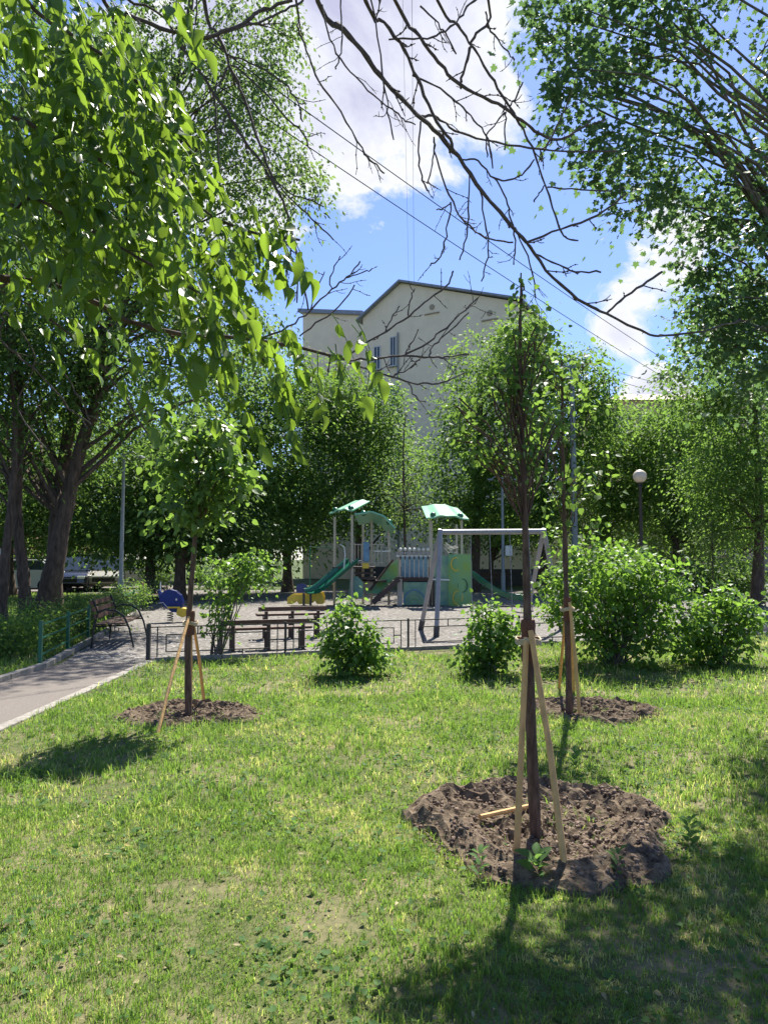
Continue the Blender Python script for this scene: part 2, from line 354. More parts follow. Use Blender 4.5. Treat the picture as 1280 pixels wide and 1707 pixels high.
def leaf_clusters(blobs, ncl, per, csize, rng, droop=.35, shell=.55, flat=.6, gap=5.0):
    """leaves in clumps spread through the crown's volume; blobs are (centre, radii)"""
    vols = np.array([(r[0] * r[1] * r[2]) ** .75 for c, r in blobs]); pr = vols / vols.sum(); cents = []
    for (c, r), p in zip(blobs, pr):
        k = max(3, int(ncl * p * 1.3)); d = rng.normal(size=(k, 3)); d /= np.linalg.norm(d, axis=1, keepdims=True)
        q = rng.random(k) ** (1 / 3.) * (1 - shell) + shell * (rng.random(k) ** .35)
        q *= 1 + .22 * np.sin(d[:, 0] * 5 + c[0]) * np.sin(d[:, 2] * 4 + c[1] * 2) + .08 * rng.normal(size=k)
        pc = np.array(c) + d * np.array(r) * q[:, None]
        # hollows between the boughs
        w = gap / max(.35, float(np.mean(r))) if gap else 0; ph = c[0] * 1.7 + c[2]
        if gap:
            fld = np.sin(pc[:, 0] * w * 1.1 + ph) * np.sin(pc[:, 2] * w * 1.3 + 2 * ph) + .7 * np.sin(pc[:, 0] * w * 2.3 + pc[:, 2] * w * 1.9 + 3 * ph) * np.sin(pc[:, 1] * w * 1.7 + ph) + .25 * rng.normal(size=k)
            kp = fld > -.32; pc = pc[kp] if kp.sum() > 3 else pc
        cents.append(pc)
    C = np.concatenate(cents); n = len(C) * per
    sz = csize * (.45 + 1.1 * rng.random(len(C)))
    off = rng.normal(size=(len(C), per, 3)) * sz[:, None, None] * np.array([1, 1, flat])
    off[:, :, 2] -= droop * (off[:, :, 0] ** 2 + off[:, :, 1] ** 2) / csize * .5
    pos = (C[:, None] + off).reshape(-1, 3)
    d = off.reshape(-1, 3) / csize + rng.normal(size=(n, 3)) * .7; d[:, 2] -= .7 * droop + .2
    nn = rng.normal(size=(n, 3)) * .55 + np.array([0, 0, 1.0])
    Rm = frames(d, nn); Rm[:, :, 0] *= (.7 + .5 * rng.random(n))[:, None]; return C, pos, Rm

def limb_to(mb, a, b, r0, r1, rng, sag=.12, n=5):
    a, b = Vector(a), Vector(b); L = (b - a).length; pts = []; rad = []
    for i in range(n + 1):
        t = i / n; p = a.lerp(b, t); p.z += sag * L * math.sin(math.pi * t)
        if 0 < i < n: p += Vector(rng.normal(size=3) * L * .025)
        pts.append(p); rad.append(r0 + (r1 - r0) * t ** .8)
    mb.tube(pts, rad, 5, False)

TREES = []
def tree(name, label, cat, trunk, r0, blobs, ncl, per, csize, lsize, lm, bm='bark', tpl=T_SIMPLE, seed=0, group=None, limbs=26, leafobj=0, shell=.55, droop=.35, toprad=.25, extra=None, roots=True, lr=.45, lmin=.35):
    rng = np.random.default_rng(seed + 100)
    t = thing(name, trunk[0], label, cat, group)
    pts = [Vector(p) for p in trunk]
    # resample the trunk smoothly
    sm = []
    for i in range(len(pts) - 1):
        p0, p1, p2, p3 = pts[max(i - 1, 0)], pts[i], pts[i + 1], pts[min(i + 2, len(pts) - 1)]
        for k in range(5):
            u = k / 5; sm.append(.5 * ((2 * p1) + (p2 - p0) * u + (2 * p0 - 5 * p1 + 4 * p2 - p3) * u * u + (3 * p1 - p0 - 3 * p2 + p3) * u ** 3))
    sm.append(pts[-1]); n = len(sm); rad = []
    for i in range(n):
        u = i / (n - 1); rr = r0 * (1 - (1 - toprad) * u)
        if roots and u < .1: rr *= 1 + .45 * (1 - u / .1)
        rad.append(rr * (1 + .06 * float(rng.normal())))
    sm[0] = sm[0] - Vector((0, 0, .06))
    mb = MB(); mb.tube(sm, rad, 10)
    C, pos, Rm = leaf_clusters(blobs, ncl, per, csize, rng, droop, shell)
    idx = rng.choice(len(C), min(limbs, len(C)), replace=False)
    tz = [p.z for p in sm]
    for i in idx:
        c = Vector(map(float, C[i])); h = c.z - abs(c.x - sm[-1].x) * .45 - .25 * (tz[-1] - tz[0]) * rng.random()
        j = min(range(n), key=lambda k: abs(tz[k] - h)); j = max(j, int(n * lmin))
        limb_to(mb, sm[j], c, rad[j] * lr, max(.006, r0 * .03), rng)
    mb.build('trunk', M[bm], t, smooth=True)
    s = lsize * (.65 + .7 * rng.random(len(pos)))
    if leafobj:
        dist = np.linalg.norm(pos - np.array(EYE), axis=1)
        vis = (np.abs(pos[:, 0] / pos[:, 1]) < .52) & (pos[:, 1] > .5)
        order = np.argsort(np.where(vis, dist / (s / lsize), 1e6)); near, rest = order[:leafobj], order[leafobj:]
        leaf_objects(tpl, lm + name, pos[near], Rm[near], s[near], M[lm], t)
        pos, Rm, s = pos[rest], Rm[rest], s[rest]
    o = scatter_obj('crown', tpl, pos, Rm, s, M[lm], t); o['kind'] = 'stuff'
    return t
def blob(px, py, D, rx, ry, rz):
    c = P(px, py, D); k = D / F; return (tuple(c), (rx * k, rz, ry * k))

# ------------------------------------------------------------------ ground
def flat(name, pts, z, m, kind='structure'):
    mb = MB(); mb.add([(x, y, z) for x, y in pts], [tuple(range(len(pts)))]); o = mb.build(name, m); o['kind'] = kind; return o
flat('ground', [(-300, -60), (300, -60), (300, 600), (-300, 600)], -0.012, M['earth_far'])
# fence line and path edges in plan
FA, FB = Vector((-3.59, 11.0)), Vector((7.9, 14.65)); FD = (FB - FA).normalized()
def fpt(s): p = FA + FD * s; return p
LE = [(-4.9, 10.5), (-5.6, 14.1), (-7.4, 22), (-9.4, 31)]
def lawn_height(x, y):
    return 0.02 * np.sin(x * 1.3 + .5) * np.sin(y * .9) + .012 * np.sin(x * 3.1 + y * 2.3)
flat('path', [(-4.9, -8), (-3.6, -8), (-3.6, 11.0), (-4.9, 11.0)], 0.004, M['asphalt'])
flat('playground_surface', [(-4.9, 11.0), (-3.59, 11.0), tuple(fpt(12.06)), tuple(fpt(26)), (26, 36), (-9.6, 36), (-9.4, 31), (-7.4, 22), (-5.6, 14.1)], 0.0, M['gravel'])
flat('yard_road', [(-60, 32.5), (-10.0, 32.5), (-10, 43), (-60, 43)], -0.004, M['asphalt'])
flat('back_pavement', [(12, 38), (60, 38), (60, 52), (12, 52)], -0.004, M['pavement'])
def kerb(name, pts, w, h, m):
    """a run of kerb stones, each a stone of its own, a hair apart"""
    root = bpy.data.objects.new(name, None); COL.objects.link(root); root['kind'] = 'structure'; root.location = (pts[0][0], pts[0][1], 0)
    for a, b in zip(pts[:-1], pts[1:]):
        a, b = Vector((*a, 0)), Vector((*b, 0)); n = max(1, round((b - a).length / 1.0))
        for k in range(n):
            p, q = a.lerp(b, k / n), a.lerp(b, (k + 1) / n); d = (q - p).normalized() * .006
            zz = h / 2 - .02 + random.uniform(-.006, .006)
            mb = MB(); mb.beam(p + d + Vector((0, 0, zz)), q - d + Vector((0, 0, zz)), w, h + .04); mb.build('kerb_stone', m, root, bevel=.008)
kerb('path_kerb', [(-3.53, -3), (-3.53, 10.95)], .12, .05, M['concrete'])
kerb('playground_kerb', [tuple(fpt(.1)), tuple(fpt(16))], .10, .09, M['concrete'])
kerb('left_path_kerb', [(-4.96, -3), (-4.96, 10.5), (-5.66, 14.1), (-7.46, 22)], .10, .07, M['concrete'])

# soil rings round the three staked trees
TREE_A, TREE_B, TREE_C = G(893, 1402), G(949, 1196), G(315, 1198)
RINGS = [(G(905, 1386), .70, .76), (Vector((TREE_B.x + .25, TREE_B.y + .15, 0)), .62, .55), (Vector((TREE_C.x - .02, TREE_C.y + .02, 0)), .68, .55)]
def ring_r(k, x, y):
    c, rx, ry = RINGS[k]; a = np.arctan2(y - c.y, x - c.x)
    w = 1 + .09 * np.sin(3 * a + k) + .06 * np.sin(5 * a + 2 * k) + .03 * np.sin(11 * a)
    return np.sqrt(((x - c.x) / rx) ** 2 + ((y - c.y) / ry) ** 2) / w
def ring_z(k, r, x, y):
    amp = (.08, .045, .045)[k]
    prof = np.where(r < .62, -.02 + .02 * r, np.where(r < .86, -.008 + (amp + .008) * (r - .62) / .24, amp * np.clip((1.06 - r) / .2, 0, 1)))
    return .042 + prof +   .008 * np.sin(x * 23 + y * 11) * np.sin(y * 19 - x * 7) + .008 * np.sin(x * 51) * np.sin(y * 47)
def build_lawn():
    # the front lawn: a gently uneven sheet from the path kerb to the low fence
    nx, ny = 90, 90; V = []; Fc = []
    for j in range(ny + 1):
        for i in range(nx + 1):
            u = i / nx; x = -3.46 + u * 19.5; f0 = -6.0; f1 = 11.0 + .3176 * (x + 3.59) - .10
            y = f0 + (f1 - f0) * j / ny; inr = min(float(ring_r(k_, x, y)) for k_ in range(3)); e = min(1, j and (ny - j) / 6) * min(1, i / 5)
            V.append((x, y, .03 + float(lawn_height(x, y)) * e - (.09 if inr < .9 else 0)))
    for j in range(ny):
        for i in range(nx):
            a = j * (nx + 1) + i; Fc += [(a, a + 1, a + nx + 2, a + nx + 1)]
    mb = MB(); mb.add(V, Fc); o = mb.build('lawn', M['lawn'], smooth=True); o['kind'] = 'structure'
build_lawn()
def soil(k, label):
    c, rx, ry = RINGS[k]; rng = np.random.default_rng(40 + k)
    root = thing('soil_mound', (c.x, c.y, 0), label, 'soil bed')
    nr, na = 26, 72; V = [(c.x, c.y, .02)]; Fc = []
    for i in range(1, nr + 1):
        for j in range(na):
            a = 2 * math.pi * j / na; w = 1 + .09 * math.sin(3 * a + k) + .06 * math.sin(5 * a + 2 * k) + .03 * math.sin(11 * a); r = 1.1 * i / nr
            aa = math.atan2(ry * math.sin(a), rx * math.cos(a)); w = 1 + .09 * math.sin(3 * aa + k) + .06 * math.sin(5 * aa + 2 * k) + .03 * math.sin(11 * aa)
            x, y = c.x + rx * r * w * math.cos(a), c.y + ry * r * w * math.sin(a)
            z = float(ring_z(k, np.array(r), x, y)) + (float(rng.normal()) * .013 if i < nr else -.06)
            V.append((x, y, z))
    for j in range(na): Fc.append((0, 1 + j, 1 + (j + 1) % na))
    for i in range(nr - 1):
        for j in range(na): Fc.append((1 + i * na + j, 1 + (i + 1) * na + j, 1 + (i + 1) * na + (j + 1) % na, 1 + i * na + (j + 1) % na))
    mb = MB(); mb.add(V, Fc); mb.build('soil', M['soil'], root)
    # clods of earth
    n = (5200, 1600, 1600)[k]; rr = np.sqrt(rng.random(n)) * 1.08; aa = rng.random(n) * 2 * np.pi
    x = c.x + rx * rr * np.cos(aa); y = c.y + ry * rr * np.sin(aa); r2 = ring_r(k, x, y); z = ring_z(k, r2, x, y)
    z = np.where(r2 > 1.02, .035, z)
    oct_ = np.array([(1, 0, 0), (-.9, .2, .1), (0, 1.1, 0), (.1, -.9, 0), (0, 0, .75), (.1, 0, -.7)], float); tf = np.array([(0, 2, 4), (2, 1, 4), (1, 3, 4), (3, 0, 4), (2, 0, 5), (1, 2, 5), (3, 1, 5), (0, 3, 5)])
    s = .004 + .018 * rng.random(n) ** 3; Rm = frames(rng.normal(size=(n, 3)), rng.normal(size=(n, 3)))
    o = scatter_obj('clods', (oct_, tf), np.stack([x, y, z - s * .1], 1), Rm, s, M['soil_clod'], root); o['kind'] = 'stuff'
soil(0, 'round bed of bare brown earth with raised rim under nearest staked tree')
soil(1, 'patch of loose earth around the staked tree before the big bush')
soil(2, 'patch of dug brown earth around the leafy staked tree near the path')

# ------------------------------------------------------------------ grass
def noise2(x, y, s, seed=0):
    v = 0
    for k, (a, b, c) in enumerate([(1, .6, .3), (-.7, 1.1, 1.7), (1.6, -.9, 2.9), (.4, 2.1, 4.1)]):
        v = v + np.sin(s * (a * x + b * y) + c + seed) * np.sin(s * (b * x - a * y) * .8 + 2 * c + seed * 1.7)
    return v / 4
def blades(name, x, y, z, h, w, rng, m, lean=.35):
    n = len(x); a = rng.random(n) * 2 * np.pi; side = np.stack([np.cos(a), np.sin(a), np.zeros(n)], 1)
    b = rng.random(n) * 2 * np.pi; ln = lean * rng.random(n); dx = np.cos(b) * ln; dy = np.sin(b) * ln
    p0 = np.stack([x, y, z], 1); mid = p0 + np.stack([dx * h * .35, dy * h * .35, h * .55], 1); tip = p0 + np.stack([dx * h * 1.5, dy * h * 1.5, h * (1 - .35 * ln)], 1)
    W = side * (w / 2)[:, None]
    V = np.stack([p0 - W, p0 + W, mid - W * .8, mid + W * .8, tip], 1).reshape(-1, 3)
    T = (np.array([(0, 1, 3), (0, 3, 2), (2, 3, 4)])[None] + (np.arange(n) * 5)[:, None, None]).reshape(-1, 3)
    o = link(name, tri_mesh(name, V, T), m); o['kind'] = 'stuff'; return o
def lawn_points(n, y0, y1, rng, margin=1.0):
    y = y0 + (y1 - y0) * rng.random(n) ** .8; half = y * .56 + margin; x = (rng.random(n) * 2 - 1) * half
    ok = (x > -3.44) & (y < 11.0 + .3176 * (x + 3.59) - .16)
    x, y = x[ok], y[ok]
    keep = np.ones(len(x), bool)
    for k in range(3):
        r = ring_r(k, x, y); edge = .97 + .10 * noise2(x, y, 9, 2) + .07 * rng.random(len(x)) ** 3 * -2; keep &= (r > edge) | (rng.random(len(x)) < np.where(r < .6, .06, .03))
    bare = noise2(x, y, 1.7, 3) + .5 * noise2(x, y, 4.3, 9)
    dens = np.clip(.95 - 1.5 * np.clip(bare - .10 + .3 * np.clip((3.6 - y) / 1.6, 0, 1), 0, 1) * np.clip((6.2 - y) / 3.5, .1, 1), .08, 1)
    keep &= rng.random(len(x)) < dens
    return x[keep], y[keep]
rg = np.random.default_rng(5)
def build_grass():
    xs, ys, hs, ws = [], [], [], []
    for n, y0, y1, h, w, nb, sp in ((38000, 1.6, 4.6, .035, .0034, 6, .012), (25000, 4.2, 8.2, .055, .0054, 6, .016), (19000, 7.6, 15.5, .072, .009, 6, .028)):
        x, y = lawn_points(n, y0, y1, rg); th = rg.random(len(x)) ** 2 * .9 + .55
        x = np.repeat(x, nb); y = np.repeat(y, nb); th = np.repeat(th, nb); x = x + rg.normal(size=len(x)) * sp; y = y + rg.normal(size=len(x)) * sp; k = len(x); h = h * th
        tall = .65 + .7 * np.clip(noise2(x, y, 2.4, 1) + .4, 0, 1.2)
        xs.append(x); ys.append(y); hs.append(h * tall * (.5 + rg.random(k))); ws.append(w * (.6 + .8 * rg.random(k)))
    x, y, h, w = map(np.concatenate, (xs, ys, hs, ws))
    blades('grass', x, y, .028 + lawn_height(x, y), h, w, rg, M['grass'], .75)
    # low broad leaves: clover, dandelion and plantain between the blades
    x, y = lawn_points(40000, 1.6, 11, rg); cl = noise2(x, y, 2.9, 6) + .35 * rg.normal(size=len(x)); k = cl > .22; x, y = x[k], y[k]; n = len(x)
    d = rg.normal(size=(n, 3)); d[:, 2] = .25 * np.abs(d[:, 2]); nn = rg.normal(size=(n, 3)) * .35 + np.array([0, 0, 1])
    s = (.010 + .024 * rg.random(n)) * (1 + .04 * y)
    o = scatter_obj('clover_leaves', T_HEART, np.stack([x, y, .035 + lawn_height(x, y) + .03 * rg.random(n)], 1), frames(d, nn), s, M['clover']); o['kind'] = 'stuff'
    # grass beyond: left of the path, behind its fence
    n = 60000; y = 7 + 25 * rg.random(n); x = -5.05 - (14 + .1 * y) * rg.random(n) ** 1.4
    lim = np.interp(y, [0, 10.5, 14.1, 22, 31, 40], [-5.02, -5.05, -5.75, -7.55, -9.55, -11]); k = (x < lim) & (y < 32.3); x, y = x[k], y[k]; n = len(x)
    blades('grass', x, y, np.full(n, -.012), .05 + .09 * rg.random(n), .012 + .012 * rg.random(n), rg, M['grass'], .6)
build_grass()
def litter():
    x, y = lawn_points(1500, 1.8, 11, rg); n = len(x); d = rg.normal(size=(n, 3)); d[:, 2] *= .15; nn = rg.normal(size=(n, 3)) * .4 + np.array([0, 0, 1])
    o = scatter_obj('fallen_leaves', T_OVAL, np.stack([x, y, .05 + lawn_height(x, y) + .02 * rg.random(n)], 1), frames(d, nn), .012 + .022 * rg.random(n), M['dead_leaf']); o['kind'] = 'stuff'
litter()
def pebbles():
    n = 9000; y = 11.5 + 20 * rg.random(n) ** 1.5; x = (rg.random(n) * 2 - 1) * (y * .6 + 1); k = (y > 11.25 + .3176 * (x + 3.59)) & (x > -5.0 - .19 * (y - 11)); x, y = x[k], y[k]; n = len(x)
    oc = np.array([(1, 0, 0), (-.9, .2, .1), (0, 1.1, 0), (.1, -.9, 0), (0, 0, .6), (.1, 0, -.5)], float); tf = np.array([(0, 2, 4), (2, 1, 4), (1, 3, 4), (3, 0, 4)])
    o = scatter_obj('pebbles', (oc, tf), np.stack([x, y, np.full(n, .004)], 1), frames(np.stack([rg.normal(size=n), rg.normal(size=n), np.zeros(n)], 1), np.tile([0, 0, 1.0], (n, 1))), .008 + .026 * rg.random(n) ** 2, M['pebble']); o['kind'] = 'stuff'
pebbles()
def weed(px, py, label, size=.1, n=9, seed=0, D=None):
    g = G(px, py); rng = np.random.default_rng(seed); t = thing('weed', (g.x, g.y, .03), label, 'weed', 'weeds at the rim of the earth bed')
    a = np.arange(n) * 2.4; d = np.stack([np.cos(a), np.sin(a), .5 + .9 * rng.random(n)], 1); nn = np.tile(np.array([0, 0, 1.0]), (n, 1)) + rng.normal(size=(n, 3)) * .2
    for i in range(n):
        o = link('leaf', tri_mesh('leaf', T_OVAL[0] * size * (.7 + .6 * rng.random()), T_OVAL[1]), M['clover'], t, smooth=True)
        o.matrix_local = Matrix([list(map(float, r)) for r in frames(d[i:i + 1], nn[i:i + 1])[0]]).to_4x4()
        o.location = (0.01 * math.cos(a[i]), .01 * math.sin(a[i]), .01 + .01 * i)
weed(893, 1480, 'bright green broad-leaved weed at the foot of the leaning stake', .085, 12, 1)
weed(1030, 1478, 'low pale weed just right of the leaning stake foot', .05, 14, 2)
weed(800, 1478, 'small weed tuft left of the tree shadow at the earth rim', .045, 14, 3)
weed(958, 1290, 'light green weed behind the nearest trunk on the far rim', .06, 12, 4)
weed(1150, 1420, 'leafy weed on the right end of the earth rim', .06, 14, 5)

# ------------------------------------------------------------------ staked young trees
def staked(base, top_px, tie_py, stakes, label, r, seed):
    """stakes, burlap sleeve and cord round a young trunk: a support of its own"""
    D = base.y; tie = P(top_px, tie_py, D); t = thing('tree_support', base, label, 'tree support', 'wooden supports of the young trees')
    for bx, by, dd in stakes:
        b = G(bx, by, .055); d = (b - Vector((tie.x, tie.y, 0))); d.z = 0; d.normalize()
        top = Vector((tie.x, tie.y, tie.z + .06 * random.random())) + d * (r + .016)
        mb = MB(); mb.tube([b - Vector((0, 0, .12)), b.lerp(top, .5) + Vector((.004, 0, 0)), top], [.018, .017, .016], 8); mb.build('stake', M['stake'], t, smooth=True)
    mb = MB(); prof = []
    for i in range(9): prof.append((r * 1.16 + .003 * math.sin(i * 2.1), -.12 + i * .03))
    mb.lathe((tie.x, tie.y, tie.z - .02), prof, 12); mb.build('burlap_sleeve', M['burlap'], t, smooth=True)
    mb = MB()
    for dz in (-.012, .0, .012):
        pts = [(tie.x + (r + .034) * math.cos(a), tie.y + (r + .034) * math.sin(a), tie.z + dz - .02 + .006 * math.sin(3 * a)) for a in np.linspace(0, 2 * math.pi, 17)]
        mb.tube(pts, .006, 5)
    mb.build('cord', M['cord'], t, smooth=True)
    return t
# A: nearest
DA = TREE_A.y
trA = [TREE_A, P(884, 1200, DA), P(878, 1000, DA), P(873, 800, DA), P(867, 640, DA), P(868, 455, DA)]
tree('young_tree', 'nearest slim young tree with brown trunk, staked in a round earth bed', 'tree', trA, .036,
     [blob(867, 480, DA, 14, 28, .05), blob(868, 530, DA, 22, 34, .07), blob(866, 580, DA, 26, 36, .09), blob(866, 630, DA, 30, 40, .1), blob(866, 690, DA, 32, 50, .12), blob(868, 770, DA, 34, 50, .12), blob(800, 740, DA - .05, 46, 42, .14), blob(905, 580, DA, 30, 45, .10), blob(835, 640, DA + .1, 34, 50, .12), blob(920, 700, DA + .1, 26, 40, .1), blob(770, 690, DA, 26, 30, .1)], 150, 7, .042, .038, 'leaf_linden', 'bark_young', T_HEART, 1, None, 60, 300, .25, .5, .12, roots=False, lr=.2, lmin=.5)
staked(TREE_A, 880, 1062, [(858, 1432, 0), (949, 1470, 0), (893, 1368, 0)], 'three pale stakes tied round the nearest young tree', .036, 1)
DB = TREE_B.y
trB = [TREE_B, P(946, 1080, DB), P(941, 900, DB), P(938, 760, DB), P(936, 600, DB)]
tree('young_tree', 'slim staked young tree before the big rounded bush', 'tree', trB, .036,
     [blob(935, 650, DB, 40, 100, .35), blob(900, 700, DB, 50, 60, .4), blob(960, 780, DB, 60, 50, .4), blob(975, 640, DB, 34, 60, .3), blob(915, 820, DB, 34, 30, .3)], 80, 7, .09, .068, 'leaf_linden', 'bark_young', T_HEART, 2, None, 40, 0, .25, .5, .3, roots=False, lr=.2, lmin=.5)
staked(TREE_B, 945, 1012, [(930, 1145, 0), (967, 1195, 0), (957, 1150, 0)], 'pale stakes tied to the young tree before the big bush', .036, 2)
DC = TREE_C.y
trC = [TREE_C, P(314, 1050, DC), P(325, 900, DC), P(328, 800, DC), P(330, 700, DC)]
tree('young_tree', 'young staked tree with dense leafy crown beside the asphalt path', 'tree', trC, .038,
     [blob(335, 775, DC, 66, 85, .45), blob(292, 750, DC, 34, 56, .3), blob(382, 800, DC, 34, 50, .3), blob(315, 845, DC, 56, 28, .3), blob(365, 720, DC, 34, 34, .25)], 190, 11, .095, .072, 'leaf_linden', 'bark_young', T_HEART, 3, None, 40, 0, .25, .5, .3, roots=False, lr=.2, lmin=.5)
staked(TREE_C, 318, 1035, [(256, 1228, 0), (343, 1170, 0), (318, 1175, 0)], 'two pale stakes splayed round the leafy young tree by the path', .038, 3)
def fallen_stick():
    a, b = G(800, 1388), G(882, 1360)
    mb = MB(); mb.tube([a + Vector((0, 0, .09)), a.lerp(b, .5) + Vector((0, 0, .075)), b + Vector((0, 0, .06))], [.014, .015, .014], 8)
    o = mb.build('fallen_stake', M['stake'], smooth=True); tag(o, 'pale broken stake lying on the earth beside the nearest trunk', 'stake')
fallen_stick()

# ------------------------------------------------------------------ bushes
def bush(name, label, base, blobs, ncl, per, csize, lsize, lm, seed, stems=14, tpl=T_HEART, group=None, sr=.012, cat='bush'):
    rng = np.random.default_rng(seed + 500); t = thing(name, base, label, cat, group)
    C, pos, Rm = leaf_clusters(blobs, ncl, per, csize, rng, .4, .35, .7)
    sh = rng.choice(len(C), max(4, len(C) // 14), replace=False); cc = np.array(base) + np.array([0, 0, .3]); C[sh] = cc + (C[sh] - cc) * 1.25; pos.reshape(len(C), per, 3)[sh] += ((C[sh] - cc) * .2)[:, None]
    k = C[:, 2] > .05; pk = pos[:, 2] > .03
    idx = rng.choice(len(C), min(stems, len(C)), replace=False)
    for i in idx:
        c = Vector(map(float, C[i])); c.z = max(c.z, .3); b0 = Vector(base) + Vector((rng.normal() * .08, rng.normal() * .08, -.03)); mb = MB(); limb_to(mb, b0, c, sr, .003, rng, .15); mb.build('stem', M['bark_grey'], t, smooth=True)
    s = lsize * (.6 + .8 * rng.random(len(pos)))
    o = scatter_obj('foliage', tpl, pos[pk], Rm[pk], s[pk], M[lm], t); o['kind'] = 'stuff'; return t
g1 = G(583, 1132)
bush('bush', 'small round leafy bush in front of the low fence, left of centre', g1, [blob(583, 1070, g1.y, 48, 55, .38), blob(575, 1015, g1.y, 26, 28, .2), blob(612, 1075, g1.y, 32, 42, .28), blob(555, 1060, g1.y, 30, 38, .25)], 190, 14, .085, .058, 'leaf_bush', 1)
g2 = G(815, 1132)
bush('bush', 'small bright green bush between the low fence and the nearest trunk', g2, [blob(815, 1070, g2.y, 38, 55, .32), blob(805, 1022, g2.y, 24, 20, .2), blob(845, 1050, g2.y, 30, 34, .25), blob(795, 1090, g2.y, 24, 36, .2)], 170, 14, .085, .058, 'leaf_bush', 2)
g3 = G(1000, 1122)
bush('big_bush', 'largest rounded bush with bare lower stems behind the staked tree', g3 + Vector((.35, .5, 0)),
     [blob(985, 985, g3.y + .5, 78, 75, .9), blob(1060, 985, g3.y + .6, 85, 75, .9), blob(1010, 950, g3.y + .5, 90, 50, .8), blob(930, 980, g3.y + .3, 40, 55, .5), blob(1105, 1010, g3.y + .4, 55, 65, .7), blob(1040, 1060, g3.y + .3, 85, 45, .6)], 560, 16, .11, .066, 'leaf_bush', 3, 60, sr=.014)
g4 = G(1195, 1112)
bush('bush', 'low wide bush at the right edge beside the largest bush', g4, [blob(1195, 1045, g4.y, 55, 50, .5), blob(1235, 1030, g4.y, 36, 36, .4), blob(1165, 1070, g4.y, 34, 38, .4), blob(1200, 1000, g4.y, 45, 22, .4)], 230, 14, .10, .066, 'leaf_bush', 4, 26)
g5 = G(355, 1100)
t5 = bush('sapling', 'loose young shrub with upright stem behind the fence by the leafy staked tree', g5 + Vector((0, .1, 0)),
     [blob(395, 955, g5.y + .3, 55, 40, .35), blob(375, 990, g5.y + .3, 35, 38, .3), blob(430, 940, g5.y + .3, 38, 26, .25), blob(360, 1040, g5.y, 22, 34, .2)], 130, 12, .09, .062, 'leaf_bush', 5, 18, sr=.014, cat='shrub')

# ------------------------------------------------------------------ low black fence
def low_fence():
    H = .54; pitch = 2.1
    t = thing('low_fence', (FA.x, FA.y, 0), 'low black metal lawn fence with meander panels round the playground', 'fence')
    def at(s, z): p = fpt(s); return Vector((p.x, p.y, z))
    n = 8
    for k in range(n + 1):
        s = k * pitch; mb = MB(); mb.beam(at(s, .0), at(s, H + .03 + (.02 if k == 0 else 0)), .035 + (.02 if k == 0 else 0), .035 + (.02 if k == 0 else 0), (1, 0, 0)); mb.build('post', M['black_paint'], t)
        if k == n: break
        mb = MB(); w = .016
        a, b = s + .13, s + pitch - .13
        def bar(s0, z0, s1, z1): mb.beam(at(s0, z0), at(s1, z1), w, w, (0, 0, 1) if abs(z1 - z0) < .01 else (1, 0, 0))
        bar(s, H, s + pitch, H); bar(s, .06, s + pitch, .06); bar(a, .06, a, H); bar(b, .06, b, H)
        if k % 2 == 0:
            bar(a + .13, .16, b - .13, .16); bar(a + .13, .42, b - .13, .42); bar(a + .13, .16, a + .13, .42); bar(b - .13, .16, b - .13, .42); bar(a + .6, .42, a + .6, H); bar(b - .55, .06, b - .55, .16); bar(b - .13, .29, b, .29)
        else:
            bar(a + .10, .16, b - .13, .16); bar(a + .10, .42, b - .13, .42); bar(a + .10, .16, a + .10, .42); bar(b - .13, .16, b - .13, .42); bar(a + .55, .42, a + .55, H); bar(a + .55, .06, a + .55, .16); bar(b - .13, .29, b, .29)
        mb.build('panel_grille', M['black_paint'], t)
low_fence()
# green railing left of the path
def green_rail(pts, label):
    t = thing('green_railing', (pts[0][0], pts[0][1], 0), label, 'railing', 'green railings left of the path')
    P3 = [Vector((*p, 0)) for p in pts]
    for a, b in zip(P3[:-1], P3[1:]):
        for z in (.18, .42, .62):
            mb = MB(); mb.tube([a + Vector((0, 0, z)), b + Vector((0, 0, z))], .014, 6); mb.build('rail', M['green_paint'], t, smooth=True)
    for p in P3:
        mb = MB(); mb.box(p + Vector((0, 0, .33)), (.05, .05, .70)); mb.build('post', M['green_paint'], t, bevel=.005)
def lerp2(a, b, k): return (a[0] + (b[0] - a[0]) * k, a[1] + (b[1] - a[1]) * k)
q0, q1, q2 = (-5.02, 10.55), (-5.78, 14.1), (-7.55, 22.3)
green_rail([q0, lerp2(q0, q1, .5), q1], 'green metal railing nearest the asphalt path, before the bench')
green_rail([lerp2(q1, q2, .30), lerp2(q1, q2, .55), lerp2(q1, q2, .8), q2], 'green metal railing beyond the bench, further along the path')

# ------------------------------------------------------------------ benches
def make_bench(L=1.7):
    t = thing('park_bench', (0, 0, 0), '-', 'bench')
    # local: length along Y, faces +X
    for s in (-1, 1):
        y = s * (L / 2 - .12); mb = MB()
        pts = [(-.30, y, 0), (-.27, y, .35), (-.20, y, .62), (-.08, y, .68), (.10, y, .66), (.24, y, .56), (.34, y, .34), (.42, y, 0)]
        mb.tube(pts, .018, 6); mb.tube([(-.20, y, .62), (-.30, y, .88)], .016, 6); mb.tube([(-.27, y, .38), (.33, y, .40)], .016, 6)
        mb.build('iron_frame', M['black_paint'], t, smooth=True)
    for k in range(5): MB().box((-.18 + k * .105, 0, .425 + .004 * k), (.085, L, .03)).build('slat', M['plank'], t, bevel=.006)
    for k in range(3): MB().box((-.235 - k * .035, 0, .56 + k * .12), (.028, L, .09), (0, R(-16), 0)).build('slat', M['plank'], t, bevel=.006)
    return t
b1 = make_bench(); b1.location = (-5.0, 13.55, 0); b1.rotation_euler.z = R(9); b1['label'] = 'curved iron and wood bench beside the path near the first railing'; b1['group'] = 'slatted park benches'
